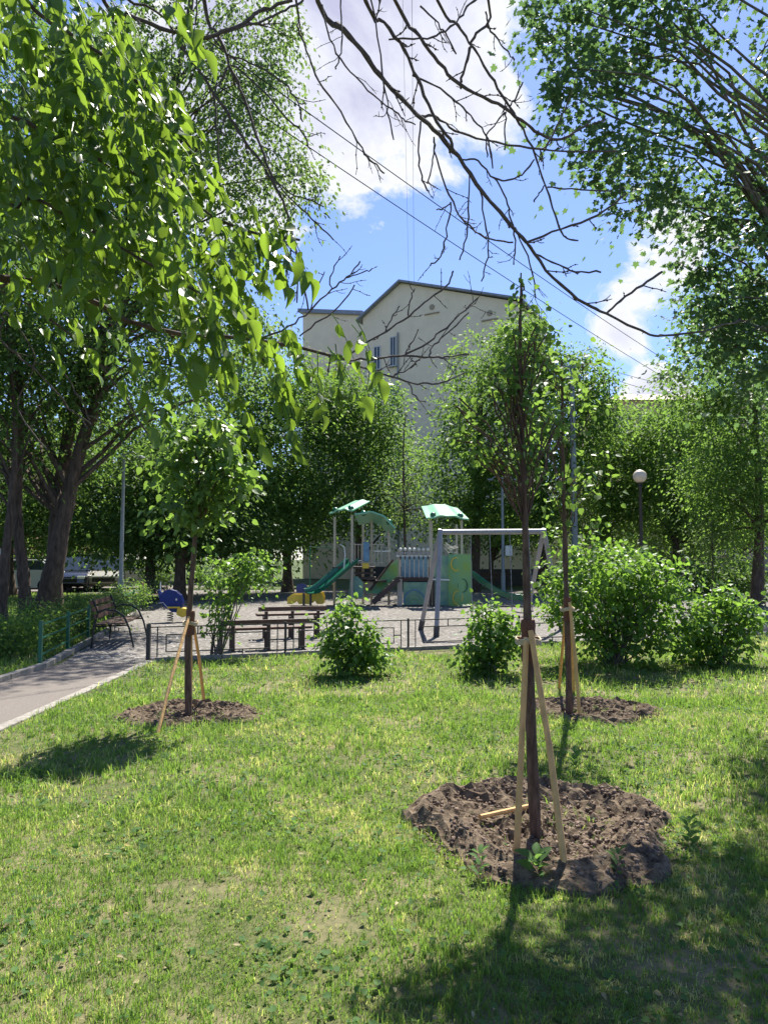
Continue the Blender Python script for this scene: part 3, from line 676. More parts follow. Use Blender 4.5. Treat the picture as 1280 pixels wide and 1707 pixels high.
for (x, y, rz, lb) in ((-7.3, 22.8, R(10), 'slatted bench further along the path, beyond the second railing'),):
    c = dup(b1, None, (x, y, 0), rz); c['label'] = lb
def flat_bench(D, x0, x1, label, z0):
    a, b = P(x0, 930, D), P(x1, 930, D); d = Vector((FD.x, FD.y, 0)); A = Vector((a.x, D, 0)); L = b.x - a.x
    t = thing('low_bench', A, label, 'bench', 'low red-brown plank benches behind the black fence')
    B = A + d * L; nrm = Vector((-FD.y, FD.x, 0))
    for off, z, h in ((0.0, z0 + .13, .085), (0.24, z0, .045), (.36, z0, .045)):
        q = .035 if h > .05 else .11
        mb = MB(); mb.beam(A + nrm * off + Vector((0, 0, z)), B + nrm * off + Vector((0, 0, z)), q, h); mb.build('plank', M['plank'], t, bevel=.006)
    for u in (.12, .5, .88):
        p = A.lerp(B, u)
        mb = MB(); mb.box(p + nrm * .06 + Vector((0, 0, (z0 + .08) / 2)), (.06, .06, z0 + .08)); mb.box(p + nrm * .33 + Vector((0, 0, (z0 - .03) / 2)), (.06, .06, z0 - .03)); mb.box(p + nrm * .2 + Vector((0, 0, z0 - .05)), (.04, .34, .04)); mb.build('leg', M['brown_dark'], t)
flat_bench(12.15, 372, 528, 'low red-brown plank bench just behind the black fence', .37)
flat_bench(14.0, 432, 548, 'low red-brown plank bench standing behind another plank bench', .47)

# ------------------------------------------------------------------ spring rider, play car
def whale():
    g = G(284, 1037); D = g.y; t = thing('spring_rider', g, 'blue whale spring rider with yellow base beside the leafy staked tree', 'spring rider')
    k = D / F
    def q(px, py, dy=0): p = P(px, py, D); return Vector((p.x, D + dy, p.z))
    out = [(265, 982), (270, 990), (276, 984), (285, 982), (295, 985), (303, 992), (307, 1003), (305, 1014), (298, 1021), (288, 1020), (277, 1013), (269, 1004), (266, 994)]
    for dy, nm in ((-.07, 'side_panel'), (.035, 'side_panel')):
        mb = MB(); mb.prism([q(x, y, dy) for x, y in out], (0, .035, 0)); mb.build(nm, M['blue'], t, bevel=.006)
    eye = MB(); p = q(296, 999, -.085); eye.box(p, (.04, .02, .05)); eye.build('eye', M['white_p'], t, bevel=.008)
    sm = MB(); sm.tube([q(267, 1005, -.078), q(274, 1004, -.078), q(279, 1010, -.078), q(284, 1016, -.078)], .008, 5); sm.build('mouth_line', M['white_p'], t)
    MB().box(q(292, 1012, 0), (.3, .3, .04)).build('seat', M['yellow'], t, bevel=.01)
    mb = MB(); mb.prism([q(298, 1012, -.10), q(312, 1014, -.10), q(316, 1024, -.10), q(306, 1029, -.10), q(296, 1024, -.10)], (0, .22, 0)); mb.build('foot_rest', M['yellow'], t, bevel=.01)
    c = q(284, 1037, 0); pts = [(c.x + .07 * math.cos(a), c.y + .07 * math.sin(a), .02 + a / (2 * math.pi) * .058) for a in np.linspace(0, 8 * math.pi, 60)]
    mb = MB(); mb.tube(pts, .012, 6); mb.build('spring', M['black_paint'], t, smooth=True)
    mb = MB(); mb.tube([q(268, 985, .0), q(268, 970, 0)], .014, 6); mb.build('handle', M['white_p'], t)
whale()
def play_car():
    D = 24.0; t = thing('play_car', P(505, 930, D) * 1, 'small yellow and blue toddler play car left of the first slide', 'play equipment'); t.location.z = 0
    def q(px, py, dy=0): p = P(px, py, D); return Vector((p.x, D + dy, p.z))
    for dy in (-.3, .3):
        mb = MB(); mb.prism([q(481, 1006, dy), q(481, 996, dy), q(488, 990, dy), q(512, 990, dy), q(518, 985, dy), q(538, 987, dy), q(541, 996, dy), q(540, 1006, dy), q(530, 1006, dy), q(526, 1000, dy), q(520, 1006, dy), q(500, 1006, dy), q(496, 1000, dy), q(490, 1006, dy)], (0, .03, 0)); mb.build('side_panel', M['yellow'], t)
    MB().box(q(510, 998), (.9, .5, .04)).build('seat', M['yellow'], t)
    mb = MB(); mb.prism([q(494, 988, 0), q(494, 976, 0), q(499, 973, 0), q(507, 973, 0), q(512, 977, 0), q(512, 988, 0)], (0, .04, 0)); mb.build('back_panel', M['blue'], t)
play_car()

# ------------------------------------------------------------------ playground structure
PD = 24.4
def q(px, py, dy=0.0):
    p = P(px, py, PD); z = p.z; return Vector((p.x, PD + dy, z))
def qx(px): return q(px, 930).x
def canopy(t, pts4, arch, name='canopy'):
    """arched plastic roof sheet on four corners: a b (front), d c (back)"""
    a, b, c, d = [Vector(p) for p in pts4]; rows = []
    nrm = (b - a).cross(d - a).normalized()
    if nrm.z < 0: nrm = -nrm
    for i in range(9):
        v = i / 8; row = []
        for j in range(17):
            u = j / 16; p = a.lerp(b, u).lerp(d.lerp(c, u), v); p = p + nrm * (arch * math.sin(math.pi * u) + .016 * math.cos(u * 6 * math.pi) * (1 - .3 * v)); row.append(p)
        rows.append(row)
    mb = MB(); mb.sheet(rows, .05); o = mb.build(name, M['mint'], t, smooth=True)
    for u in (.18, .82):
        p = a.lerp(b, u).lerp(d.lerp(c, u), .12) + nrm * (arch * math.sin(math.pi * u))
        mb = MB(); mb.ball(p, .11, 8, .9); mb.build('roof_knob', M['slide_green'], o, smooth=True)
def play_structure():
    t = thing('play_structure', q(680, 1009) * 1, 'multi-tower climbing frame with green roofs and slides behind the swing', 'play structure'); t.location.z = 0
    def post(px, top, dy, m='tan_metal', r=.045, z0=0):
        p = q(px, top, dy); mb = MB(); mb.tube([(p.x, p.y, z0), (p.x, p.y, p.z)], r, 10); return mb.build('post', M[m], t, smooth=True)
    for px, top, dy in ((558, 862, 0), (588, 860, -.5), (604, 866, .9), (619, 862, .5), (648, 880, .2), (665, 915, -.3), (665, 915, .9), (716, 868, -.3), (722, 866, .9), (768, 868, -.2), (765, 872, .9)): post(px, top, dy)
    # roofs
    canopy(t, (q(551, 858, -.7), q(590, 853, -.7), q(616, 833, .7), q(578, 838, .7)), .10)
    canopy(t, (q(592, 859, -.8), q(659, 882, -.8), q(652, 893, .7), q(596, 872, .7)), .30)
    canopy(t, (q(708, 866, -.8), q(777, 868, -.8), q(766, 845, .7), q(704, 842, .7)), .12)
    # decks
    dk = q(600, 946).z
    MB().box((qx(590), PD + .2, dk), (qx(625) - qx(556), 1.3, .07)).build('deck', M['brown_dark'], t)
    dk2 = q(690, 966).z
    MB().box((qx(692), PD + .3, dk2), (qx(722) - qx(662), 1.2, .08)).build('deck', M['brown_dark'], t)
    MB().box((qx(745), PD + .3, dk2), (qx(768) - qx(724), 1.2, .08)).build('deck', M['brown_dark'], t)
    # railing of the first tower
    for py in (908, 938): MB().tube([q(588, py, -.5), q(640, py, -.3)], .02, 6).build('handrail', M['tan_metal'], t, smooth=True)
    for px in (593, 598, 603, 624, 630, 636):
        mb = MB(); mb.tube([q(px, 908, -.45), q(px, 942, -.45)], .013, 5); mb.build('baluster', M['tan_metal'], t)
    MB().box(q(611, 920, -.45), (.20, .04, .66)).build('play_panel', M['blue_pale'], t, bevel=.02)
    MB().box(q(610, 943, -.45), (.22, .05, .18)).build('play_panel', M['yellow'], t, bevel=.02)
    mb = MB(); mb.tube([q(624, 919, -.5), q(650, 919, -.3)], .022, 6); mb.build('handrail', M['white_p'], t)
    mb = MB(); mb.tube([q(588, 934, -.55), q(594, 936, -.6), q(603, 934, -.55)], .02, 6); mb.build('handle', M['white_p'], t)
    # lower fittings under first tower
    MB().prism([q(584, 962, -.4), q(597, 960, -.4), q(606, 970, -.4), q(606, 996, -.4), q(582, 996, -.4)], (0, .05, 0)).build('play_panel', M['teal'], t)
    for px, py, w, h in ((608, 955, .7, .06), (600, 967, .5, .05), (614, 965, .5, .14), (630, 968, .6, .05)): MB().box(q(px, py, 0), (w, .6, h)).build('step', M['brown_dark'], t)
    MB().box(q(612, 975, .1), (.36, .5, .5)).build('play_panel', M['wall_tan'], t)
    # slide 1, out to the left
    def slide(path, wv, m, wall=.14, steps=None):
        rows = []; wv = Vector(wv); up = Vector((0, 0, wall))
        for p in path:
            p = Vector(p); rows.append([p + up, p + up * .9 + wv * .06, p + wv * .12, p + wv * .5 - Vector((0, 0, .02)), p + wv * .88, p + up * .9 + wv * .94, p + up + wv])
        mb = MB(); mb.sheet(rows, .035); return mb.build('slide', M[m], t, smooth=True)
    slide([q(580, 938, -.2), q(572, 943, -.3), q(550, 962, -.5), q(530, 979, -.7), q(519, 986, -.8), q(511, 987, -.85)], (.42, -.42, 0), 'slide_green')
    for px in (512, 523): MB().box(q(px, 997, -1.0), (.07, .07, .44)).build('slide_support', M['black_paint'], t)
    mb = MB(); mb.tube([q(575, 948, -.7), q(577, 925, -.6), q(575, 912, -.5), q(568, 908, -.3)], .02, 6); mb.build('handle', M['white_p'], t, smooth=True)
    # green bar frame left of the tower
    mb = MB(); mb.tube([(qx(515), PD + .4, 0), q(515, 911, .4), q(560, 913, .2)], .024, 6); mb.build('horizontal_bar', M['green_paint'], t)
    # lime climbing ramp and dark stair
    MB().prism([q(611, 988, -.2), q(640, 950, .1), q(664, 932, .2), q(666, 956, .2), q(640, 990, -.2)], (0, .06, 0)).build('climbing_ramp', M['lime'], t, bevel=.01)
    mb = MB(); mb.beam(q(617, 983, -.25), q(655, 933, .1), .05, .06); mb.build('ramp_rail', M['brown_dark'], t)
    for k in range(6):
        u = k / 5; p = q(628, 999, -.55).lerp(q(660, 968, -.35), u); MB().box(p, (.26, .55, .05)).build('stair_tread', M['brown_dark'], t)
    for dy in (-.75, -.15):
        mb = MB(); mb.beam(q(622, 1003, dy - .1), q(664, 964, dy + .1), .04, .16); mb.build('stair_stringer', M['brown_dark'], t)
    # second tower: picket barrier and painted panels
    MB().prism([q(669, 926, .0), q(713, 926, .0), q(713, 964, .0), q(669, 964, .0)], (0, .03, 0)).build('play_panel', M['blue_pale'], t)
    for py, m in ((927, 'white_p'), (922, 'grey_metal'), (963, 'brown_dark')):
        mb = MB(); mb.beam(q(660, py, -.34), q(716, py, -.34), .05, .06); mb.build('barrier_rail', M[m], t)
    for i in range(7):
        px = 667 + i * 7.5
        mb = MB(); mb.beam(q(px, 919, -.39), q(px, 962, -.39), .05, .03, (1, 0, 0)); pk = mb.build('picket', M['tan_metal'], t)
        mb = MB(); mb.ball(q(px, 916, -.39), .055, 6); mb.build('picket_ball', M['white_p'], pk, smooth=True)
        MB().box(q(px, 930, -.42), (.05, .03, .10)).build('picket_cap', M['brown_dark'], pk)
    lp = MB().prism([q(672, 970, -.35), q(712, 970, -.35), q(712, 1007, -.35), q(672, 1007, -.35)], (0, .04, 0)).build('play_panel', M['teal'], t)
    for r_, m in ((.36, 'blue_pale'), (.24, 'teal'), (.13, 'lime')):
        c = q(690, 1000, -.36 - .012 * (.5 - r_)); pts = [(c.x + r_ * math.cos(a), c.y, c.z - .08 + r_ * 1.2 * math.sin(a)) for a in np.linspace(0, math.pi, 14)]
        mb = MB(); mb.tube(pts, .022, 5); mb.build('painted_arc', M[m], lp)
    for px in (716, 721): MB().box(q(px, 985, -.4), (.06, .06, .95)).build('post', M['brown_dark'], t)
    mb = MB(); mb.beam(q(716, 965, -.45), q(748, 966, -.45), .05, .05); mb.build('barrier_rail', M['white_p'], t)
    # third tower: teal to lime curved wall
    MB().prism([q(722, 926, -.3), q(748, 926, -.35), q(748, 1008, -.35), q(722, 1008, -.3)], (0, .04, 0)).build('play_panel', M['teal'], t)
    rows = []
    for i in range(7):
        py = 924 + i * 14; rows.append([q(746 + j * 5.0 + (2 if 0 < i < 6 and j == 7 else 0), py, -.42 - .12 * math.sin(math.pi * j / 7)) for j in range(8)])
    mb = MB(); mb.sheet(rows, .04); wp = mb.build('climbing_wall', M['lime'], t, smooth=True)
    for (cx, cy) in ((757, 940), (768, 975), (760, 995)):
        c = q(cx, cy, -.56); pts = [(c.x + .16 * math.cos(a), c.y, c.z + .22 * math.sin(a)) for a in np.linspace(0, 2 * math.pi, 16)]
        mb = MB(); mb.tube(pts, .02, 5); mb.build('painted_arc', M['yellow'] if cy != 975 else M['green_paint'], wp)
    rng = np.random.default_rng(3)
    for k in range(9):
        a = q(738 + rng.random() * 12, 903 + rng.random() * 14, -.2 + .5 * rng.random()); b = q(752 + rng.random() * 12, 908 + rng.random() * 14, .4 * rng.random())
        mb = MB(); mb.tube([a, a.lerp(b, .5) - Vector((0, 0, .1)), b], .014, 5); mb.build('net_rope', M['rope'], t)
    # slide 2, curving out to the right
    slide([q(779, 958, .1), q(786, 961, .0), q(800, 972, -.1), q(820, 987, -.2), q(842, 996, -.3), q(862, 998, -.35), q(874, 998, -.35)], (.05, -.5, 0), 'slide_green', .17)
    for px in (664, 668): MB().box(q(px, 985, -.3), (.08, .08, 1.0)).build('post', M['tan_metal'], t)
    MB().box(q(745, 1011, -.3), (2.6, 1.0, .05)).build('base_frame', M['brown_dark'], t)
play_structure()

# ------------------------------------------------------------------ swing
def swing():
    bl, br = P(734, 887, 15.0), P(906, 886, 15.3)
    t = thing('swing_set', Vector(((bl.x + br.x) / 2, 15.1, 0)), 'grey metal two-seat swing frame standing in the playground', 'swing set')
    MB().tube([bl, br], .056, 12).build('top_beam', M['grey_metal'], t, smooth=True)
    for (top, foot) in ((bl, G(701, 1050)), (bl, G(727, 1062)), (br, G(936, 1050)), (br, Vector((br.x - .1, 17.0, 0)))):
        tp = top + Vector((0, 0, .05))
        MB().tube([foot, tp], .05, 10).build('leg', M['grey_metal'], t, smooth=True)
        MB().tube([foot, foot.lerp(tp, .1)], .062, 10).build('leg_sleeve', M['plinth'], t, smooth=True)
    for px, sx in ((800, 0), (865, -1)):
        c = P(px, 887, 15.1); seat = Vector((c.x + .0, 15.1 - .25, .50))
        sw = MB().sheet([[seat + Vector((-.22 + .44 * j / 6, dy, -.04 * math.sin(math.pi * j / 6))) for j in range(7)] for dy in (.08, -.08)], .02).build('swing_seat', M['black_paint'], t)
        for s in (-1, 1):
            mb = MB(); a = seat + Vector((s * .21, 0, 0)); b = Vector((c.x + s * .2, 15.1, c.z))
            n = 26
            mb.tube([a.lerp(b, k / n) for k in range(n + 1)], [.009 if k % 2 else .005 for k in range(n + 1)], 5); mb.build('chain', M['grey_metal'], sw)
swing()

# ------------------------------------------------------------------ lamps and poles
def globe_lamp(px, py, D, label):
    g = P(px, 930, D); g.z = 0; t = thing('globe_lamp', g, label, 'street lamp', 'globe street lamps')
    c = P(px, py, D)
    MB().lathe((g.x, g.y, 0), [(.11, 0), (.11, .5), (.075, .6), (.06, .7), (.05, c.z - .35), (.07, c.z - .32), (.05, c.z - .28), (.1, c.z - .22)], 12).build('pole', M['black_paint'], t, smooth=True)
    MB().ball((g.x, g.y, c.z), .205, 16).build('lamp_globe', M['globe'], t, smooth=True)
globe_lamp(1069, 794, 22.0, 'street lamp with cream globe on dark pole above the big bush')
globe_lamp(1222, 834, 31.0, 'second cream globe lamp half hidden in the trees at right')
def lamp_post(px, D, h, label, arms, box=False, r=.06):
    g = P(px, 930, D); g.z = 0; t = thing('lamp_post', g, label, 'lamp post')
    MB().lathe(g, [(r * 1.3, 0), (r * 1.3, .9), (r, 1.0), (r * .7, h)], 10).build('pole', M['pole_grey'], t, smooth=True)
    for s in arms:
        top = g + Vector((0, 0, h - .05))
        mb = MB(); mb.tube([top, top + Vector((s * .25, -.05, .12)), top + Vector((s * .45, -.1, -.02))], .022, 6); mb.build('arm', M['pole_grey'], t, smooth=True)
        hb = top + Vector((s * .52, -.12, -.06)); m2 = MB(); m2.lathe(hb, [(.03, .05), (.12, .02), (.14, -.02), (.05, -.05)], 10); hd = m2.build('lamp_head', M['pole_grey'], t, smooth=True)
    if box: MB().box(g + Vector((.22, -.1, 1.9)), (.28, .2, .42)).build('control_box', M['white_p'], t, bevel=.01)
    return t
lamp_post(838, 30, P(838, 796, 30).z, 'grey lamp post with two short arms and white box behind the swing', (-1, 1), True, .07)
lamp_post(203, 20.5, 4.6, 'slim grey-green lamp post beside the left railing under dark trees', (1,), False, .06)
def utility_pole(px, D, top, label):
    g = P(px, 930, D); g.z = 0; h = P(px, top, D).z; t = thing('utility_pole', g, label, 'pole')
    MB().lathe(g, [(.17, 0), (.15, 2), (.10, h)], 10).build('pole', M['pole_grey'], t, smooth=True)
    for dz in (.3, .8): MB().box(g + Vector((0, 0, h - dz)), (1.0, .08, .08)).build('cross_arm', M['pole_grey'], t)
    return g + Vector((0, 0, h - .25))
top1 = utility_pole(958, 31, 600, 'tall grey utility pole rising behind the young trees')
top2 = utility_pole(1330, 40, 640, 'grey utility pole at the far right behind the trees')
# overhead wires
def wire(pts, label, sag=.0, r=.012):
    mb = MB(); a, b = Vector(pts[0]), Vector(pts[-1]); n = 24; ps = []
    for i in range(n + 1):
        u = i / n; p = a.lerp(b, u); p.z -= sag * 4 * u * (1 - u); ps.append(p)
    mb.tube(ps, r, 5); o = mb.build('overhead_wire', M['wire'], smooth=True); tag(o, label, 'wire', 'overhead wires across the sky'); return o
wire([P(330, 55, 14), P(1180, 645, 42)], 'upper overhead wire slanting down across the blue sky', .25, .013)
wire([P(330, 120, 15), P(1180, 672, 43)], 'lower overhead wire slanting down across the blue sky', .25, .013)
wire([P(940, 590, 31), P(1180, 650, 42)], 'short overhead wire low beside the small cloud', .3, .012)
wire([P(950, 605, 31), P(1180, 668, 44)], 'lowest overhead wire above the far roof', .3, .012)
wire([P(686, -60, 22), P(690, 470, 46)], 'thin vertical aerial wire meeting the roof near the ridge', .0, .008)
wire([P(670, -60, 22), P(681, 470, 46)], 'thinner vertical aerial wire just left of the ridge wire', .0, .006)

# ------------------------------------------------------------------ buildings
def plane_pt(A, B, px, py):
    n = Vector((-(B.y - A.y), B.x - A.x, 0)); d = dirpx(px, py); return EYE + d * (((A - EYE).dot(n)) / d.dot(n))
def window(parent, A, B, px0, px1, py0, py1, name='window'):
    p00, p10, p11, p01 = [plane_pt(A, B, x, y) for x, y in ((px0, py1), (px1, py1), (px1, py0), (px0, py0))]
    u = (B - A).normalized(); n = Vector((u.y, -u.x, 0))
    w = (p10 - p00).length; h = max(p01.z - p00.z, .3); c = (p00 + p11) / 2
    return window_at(parent, c, u, n, abs((p10 - p00).dot(u)), h, name)
def window_at(parent, c, u, n, w, h, name='window'):
    Rm = Matrix((u, -n, Vector((0, 0, 1)))).transposed()
    mb = MB(); f = .07
    for cx, cz, sx, sz in ((-w / 2, 0, f, h + f), (w / 2, 0, f, h + f), (0, h / 2, w - f, f), (0, -h / 2, w - f, f), (0, 0, f * .7, h - f)):
        mb.box(c + u * cx + Vector((0, 0, cz)) + n * .03, (sx, .08, sz), Rm)
    o = mb.build(name, M['frame_w'], parent)
    MB().box(c + n * .012, (w - f, .02, h - f), Rm).build('pane', M['glass'], o)
    MB().box(c - Vector((0, 0, h / 2 + .08)) + n * .08, (w + .2, .2, .05), Rm).build('sill', M['concrete'], o)
    return o
def main_building():
    A = P(605, 930, 50); B = P(862, 930, 44.5); A.z = B.z = 0; u = (B - A).normalized(); n = Vector((u.y, -u.x, 0)); back = -n * 6
    t = thing('gable_building', A.lerp(B, .4), 'tall cream plastered building with asymmetric gable end behind the playground', 'building')
    tl, ap, tr = plane_pt(A, B, 605, 530), plane_pt(A, B, 668, 472), plane_pt(A, B, 862, 503)
    MB().prism([A, B, tr, ap, tl], back).build('wall', M['wall_cream'], t)
    MB().prism([A + n * .06, B + n * .06, B + n * .06 + Vector((0, 0, 1.0)), A + n * .06 + Vector((0, 0, 1.0))], -n * .05).build('plinth', M['plinth'], t)
    for a, b in ((tl - u * .4 - Vector((0, 0, .3)), ap), (ap, tr + u * .4 - Vector((0, 0, .05)))):
        mb = MB(); mb.prism([a + n * .35 + Vector((0, 0, .02)), b + n * .35 + Vector((0, 0, .02)), b + n * .35 + Vector((0, 0, .16)), a + n * .35 + Vector((0, 0, .16))], back - n * .6); mb.build('roof', M['roof'], t)
    for x0, x1, y0, y1 in ((651, 660, 562, 610), (624, 634, 578, 616), (651, 660, 640, 690), (624, 634, 648, 690), (651, 660, 725, 775), (624, 634, 730, 775), (651, 660, 815, 860), (624, 634, 815, 860)): window(t, A, B, x0, x1, y0, y1)
    for (x, y) in ((720, 512), (816, 522)):
        c = plane_pt(A, B, x, y); Rm = Matrix((u, -n, Vector((0, 0, 1)))).transposed()
        mb = MB(); mb.lathe((0, 0, 0), [(.001, 0), (.2, 0), (.2, .03), (.001, .03)], 12)
        mb.v = [tuple(c + n * (z + .005) + u * xx + Vector((0, 0, yy))) for xx, yy, z in mb.v]; mb.build('attic_vent', M['wall_tan'], t)
        MB().box(c - Vector((0, 0, .45)) + n * .05, (1.1, .1, .07), Rm).build('vent_ledge', M['wall_tan'], t)
    dp = plane_pt(A, B, 664, 555); mb = MB(); mb.tube([dp + n * .1, dp + n * .1 - Vector((0, 0, 1.5)), Vector((dp.x, dp.y, .2)) + n * .1], .06, 6); mb.build('drainpipe', M['pole_grey'], t)
    # lower side wing on the left
    A2 = P(505, 930, 56); B2 = P(607, 930, 53.5); A2.z = B2.z = 0; u2 = (B2 - A2).normalized(); n2 = Vector((u2.y, -u2.x, 0))
    t2 = thing('side_wing', A2.lerp(B2, .5), 'cream lower wing with flat cornice left of the gable', 'building')
    l2, r2 = plane_pt(A2, B2, 505, 521), plane_pt(A2, B2, 607, 526)
    MB().prism([A2, B2, r2, l2], -n2 * 10).build('wall', M['wall_cream'], t2)
    MB().prism([l2 + n2 * .3 - u2 * .3, r2 + n2 * .3, r2 + n2 * .3 + Vector((0, 0, .3)), l2 + n2 * .3 - u2 * .3 + Vector((0, 0, .3))], -n2 * 10.6).build('roof', M['roof'], t2)
    for x0, x1 in ((530, 545), (570, 585)):
        for y0 in (700, 770, 840): window(t2, A2, B2, x0, x1, y0, y0 + 36)
    # low annex seen under the trees
    A3 = P(758, 930, 42); B3 = P(1010, 930, 41); A3.z = B3.z = 0; u3 = (B3 - A3).normalized(); n3 = Vector((u3.y, -u3.x, 0))
    t3 = thing('annex', A3.lerp(B3, .5), 'low cream annex wall with dark base behind swing and right slide', 'building')
    h3 = Vector((0, 0, 4.2)); MB().prism([A3, B3, B3 + h3, A3 + h3], -n3 * 4).build('wall', M['wall_tan'] if False else M['wall_cream'], t3)
    MB().prism([A3 + n3 * .07, B3 + n3 * .07, B3 + n3 * .07 + Vector((0, 0, .95)), A3 + n3 * .07 + Vector((0, 0, .95))], -n3 * .05).build('plinth', M['plinth'], t3)
    MB().prism([A3 + n3 * .3 + h3, B3 + n3 * .3 + h3, B3 + n3 * .3 + h3 + Vector((0, 0, .2)), A3 + n3 * .3 + h3 + Vector((0, 0, .2))], -n3 * 4.5).build('roof', M['roof'], t3)
main_building()
def block(name, label, px0, px1, D, top, depth, wm, floors, cols, gab=0):
    A = P(px0, 930, D); B = P(px1, 930, D - .01); A.z = B.z = 0; h = P(px0, top, D).z; u = Vector((1, 0, 0)); n = Vector((0, -1, 0))
    t = thing(name, A.lerp(B, .5), label, 'building'); H = Vector((0, 0, h))
    MB().prism([A, B, B + H, A + H], (0, depth, 0)).build('wall', M[wm], t)
    mid = Vector((0, depth / 2, 0)); rh = Vector((0, 0, h * .14)); a, b = A + H - Vector((.4, .4, 0)), B + H + Vector((.4, -.4, 0)); e = Vector((0, depth + .8, 0))
    mb = MB(); mb.add([a, b, b + e, a + e, a + e / 2 + rh + Vector((depth * .3, 0, 0)), b + e / 2 + rh - Vector((depth * .3, 0, 0))], [(0, 1, 5, 4), (1, 2, 5), (2, 3, 4, 5), (3, 0, 4), (0, 3, 2, 1)]); mb.build('roof', M['roof_brown'], t)
    for i in range(floors):
        for j in range(cols):
            c = A.lerp(B, (j + .5) / cols) + Vector((0, 0, 1.4 + (h - 1.2) * (i + .35) / floors)); window_at(t, c, u, n, 1.3, 1.5)
    return t
block('apartment_building', 'tan apartment block with brown roof seen through trees at right', 1015, 1560, 62, 668, 14, 'wall_tan', 4, 12)
block('pink_building', 'pinkish building at the left edge behind the parked cars', -420, 30, 46, 760, 12, 'wall_pink', 2, 8)
def side_wall():
    A = P(1225, 930, 46); B = P(1500, 930, 46); A.z = B.z = 0; t = thing('low_wall', A, 'low grey wall behind the dark trunks at the right edge', 'wall'); H = Vector((0, 0, 1.9))
    MB().prism([A, B, B + H, A + H], (0, .3, 0)).build('wall', M['concrete'], t); MB().box((A + B) / 2 + Vector((0, -.02, .35)), ((B - A).length, .06, .7)).build('plinth', M['plinth'], t)
side_wall()

# ------------------------------------------------------------------ parked cars
def car(label, D, px, paint, kind, rz):
    g = P(px, 930, D); g.z = 0; t = thing('parked_car', (0, 0, 0), label, 'car', 'cars parked behind the left trees')
    suv = kind == 'suv'; H = 1.75 if suv else 1.48; Lh = 2.25; W = .9
    low = [(-Lh, .38), (-Lh - .03, .62), (-Lh + .05, .98), (-1.5, 1.02), (-.2, 1.02), (1.0, .98), (1.9, .88), (Lh, .72), (Lh + .03, .42), (1.95, .26), (-1.95, .26)]
    rows = []
    for y, k in ((-W, .97), (-W + .07, 1.0), (W - .07, 1.0), (W, .97)): rows.append([(x * (k if abs(x) > 2 else 1), y, z) for x, z in low])
    mb = MB()
    b0 = [v for r in rows for v in r]; n = len(low); fs = [tuple(range(n)), tuple(range(3 * n, 4 * n))[::-1]]
    for i in range(3):
        for j in range(n): fs.append((i * n + j, i * n + (j + 1) % n, (i + 1) * n + (j + 1) % n, (i + 1) * n + j))
    mb.add(b0, fs); mb.build('body', M[paint], t, smooth=True, bevel=.03)
    cab = [(-2.1 if suv else -1.75, 1.0), (-1.9 if suv else -1.2, H), (.1, H), (1.05, 1.0)]
    mb = MB(); Wc = W - .06
    mb.add([(x, -Wc if z < 1.1 else -Wc + .16, z) for x, z in cab] + [(x, Wc if z < 1.1 else Wc - .16, z) for x, z in cab], [(0, 1, 2, 3), (7, 6, 5, 4), (0, 4, 5, 1), (2, 6, 7, 3), (3, 7, 4, 0)]); mb.build('window_glass', M['glass'], t)
    x1, x2 = cab[1][0], cab[2][0]; MB().box(((x1 + x2) / 2, 0, H + .01), (x2 - x1 + .15, 2 * Wc - .28, .06)).build('roof', M[paint], t, bevel=.02)
    for s in (-1, 1):
        for a, b in ((cab[0], cab[1]), (cab[2], cab[3]), ((-.45, 1.0), (-.5, H))):
            MB().beam((a[0], s * (Wc + .005), a[1]), (b[0], s * (Wc - .155), b[1]), .07, .05).build('pillar', M[paint], t)
        for x in (-1.4, 1.4):
            mb = MB(); mb.lathe((0, 0, 0), [(.2, -.11), (.31, -.11), (.33, -.08), (.33, .08), (.31, .11), (.2, .11)], 20); mb.v = [(x + vx, s * (W - .1) + vz, .33 + vy) for vx, vy, vz in mb.v]; w = mb.build('wheel', M['tyre'], t, smooth=True)
            mb = MB(); mb.lathe((0, 0, 0), [(.05, -.125), (.2, -.115), (.2, .115), (.05, .125)], 12); mb.v = [(x + vx, s * (W - .1) + vz, .33 + vy) for vx, vy, vz in mb.v]; mb.build('rim', M['rim'], w)
        MB().box((Lh - .07, s * .66, .70), (.16, .34, .13)).build('headlight', M['lamp_glass'], t, bevel=.02)
        MB().box((-Lh + .02, s * .68, .80), (.08, .26, .16)).build('tail_light', M['red'], t, bevel=.02)
    MB().box((Lh + .0, 0, .56), (.08, 1.0, .18)).build('grille', M['tyre'], t)
    t.location = g; t.rotation_euler.z = rz
car('pale car parked at the left edge before the pinkish building', 33.5, 25, 'car_white', 'sedan', R(200))
car('black off-road car parked between the leaning trunks', 35, 128, 'car_black', 'suv', R(-78))
car('beige van-like car parked right of the black car', 36, 176, 'car_beige', 'suv', R(-70))
car('white car half hidden behind the slim left lamp post', 38, 213, 'car_white', 'sedan', R(195))
car('grey-white car seen between the two left trunks', 38, 78, 'car_white', 'sedan', R(185))

# ------------------------------------------------------------------ background trees
def gp(px, D): p = P(px, 930, D); return Vector((p.x, p.y, 0))
def T(px0, D, tpts, r, blobs, ncl, label, lm, seed, per=26, cs=.42, ls=.17, name='tree', cat='tree', **k):
    tr = [gp(px0, D)] + [P(a, b, D) for a, b in tpts]
    return tree(name, label, cat, tr, r, [blob(*b) for b in blobs], ncl, per, cs, ls, M and lm, seed=seed, group='trees round the playground', **k)
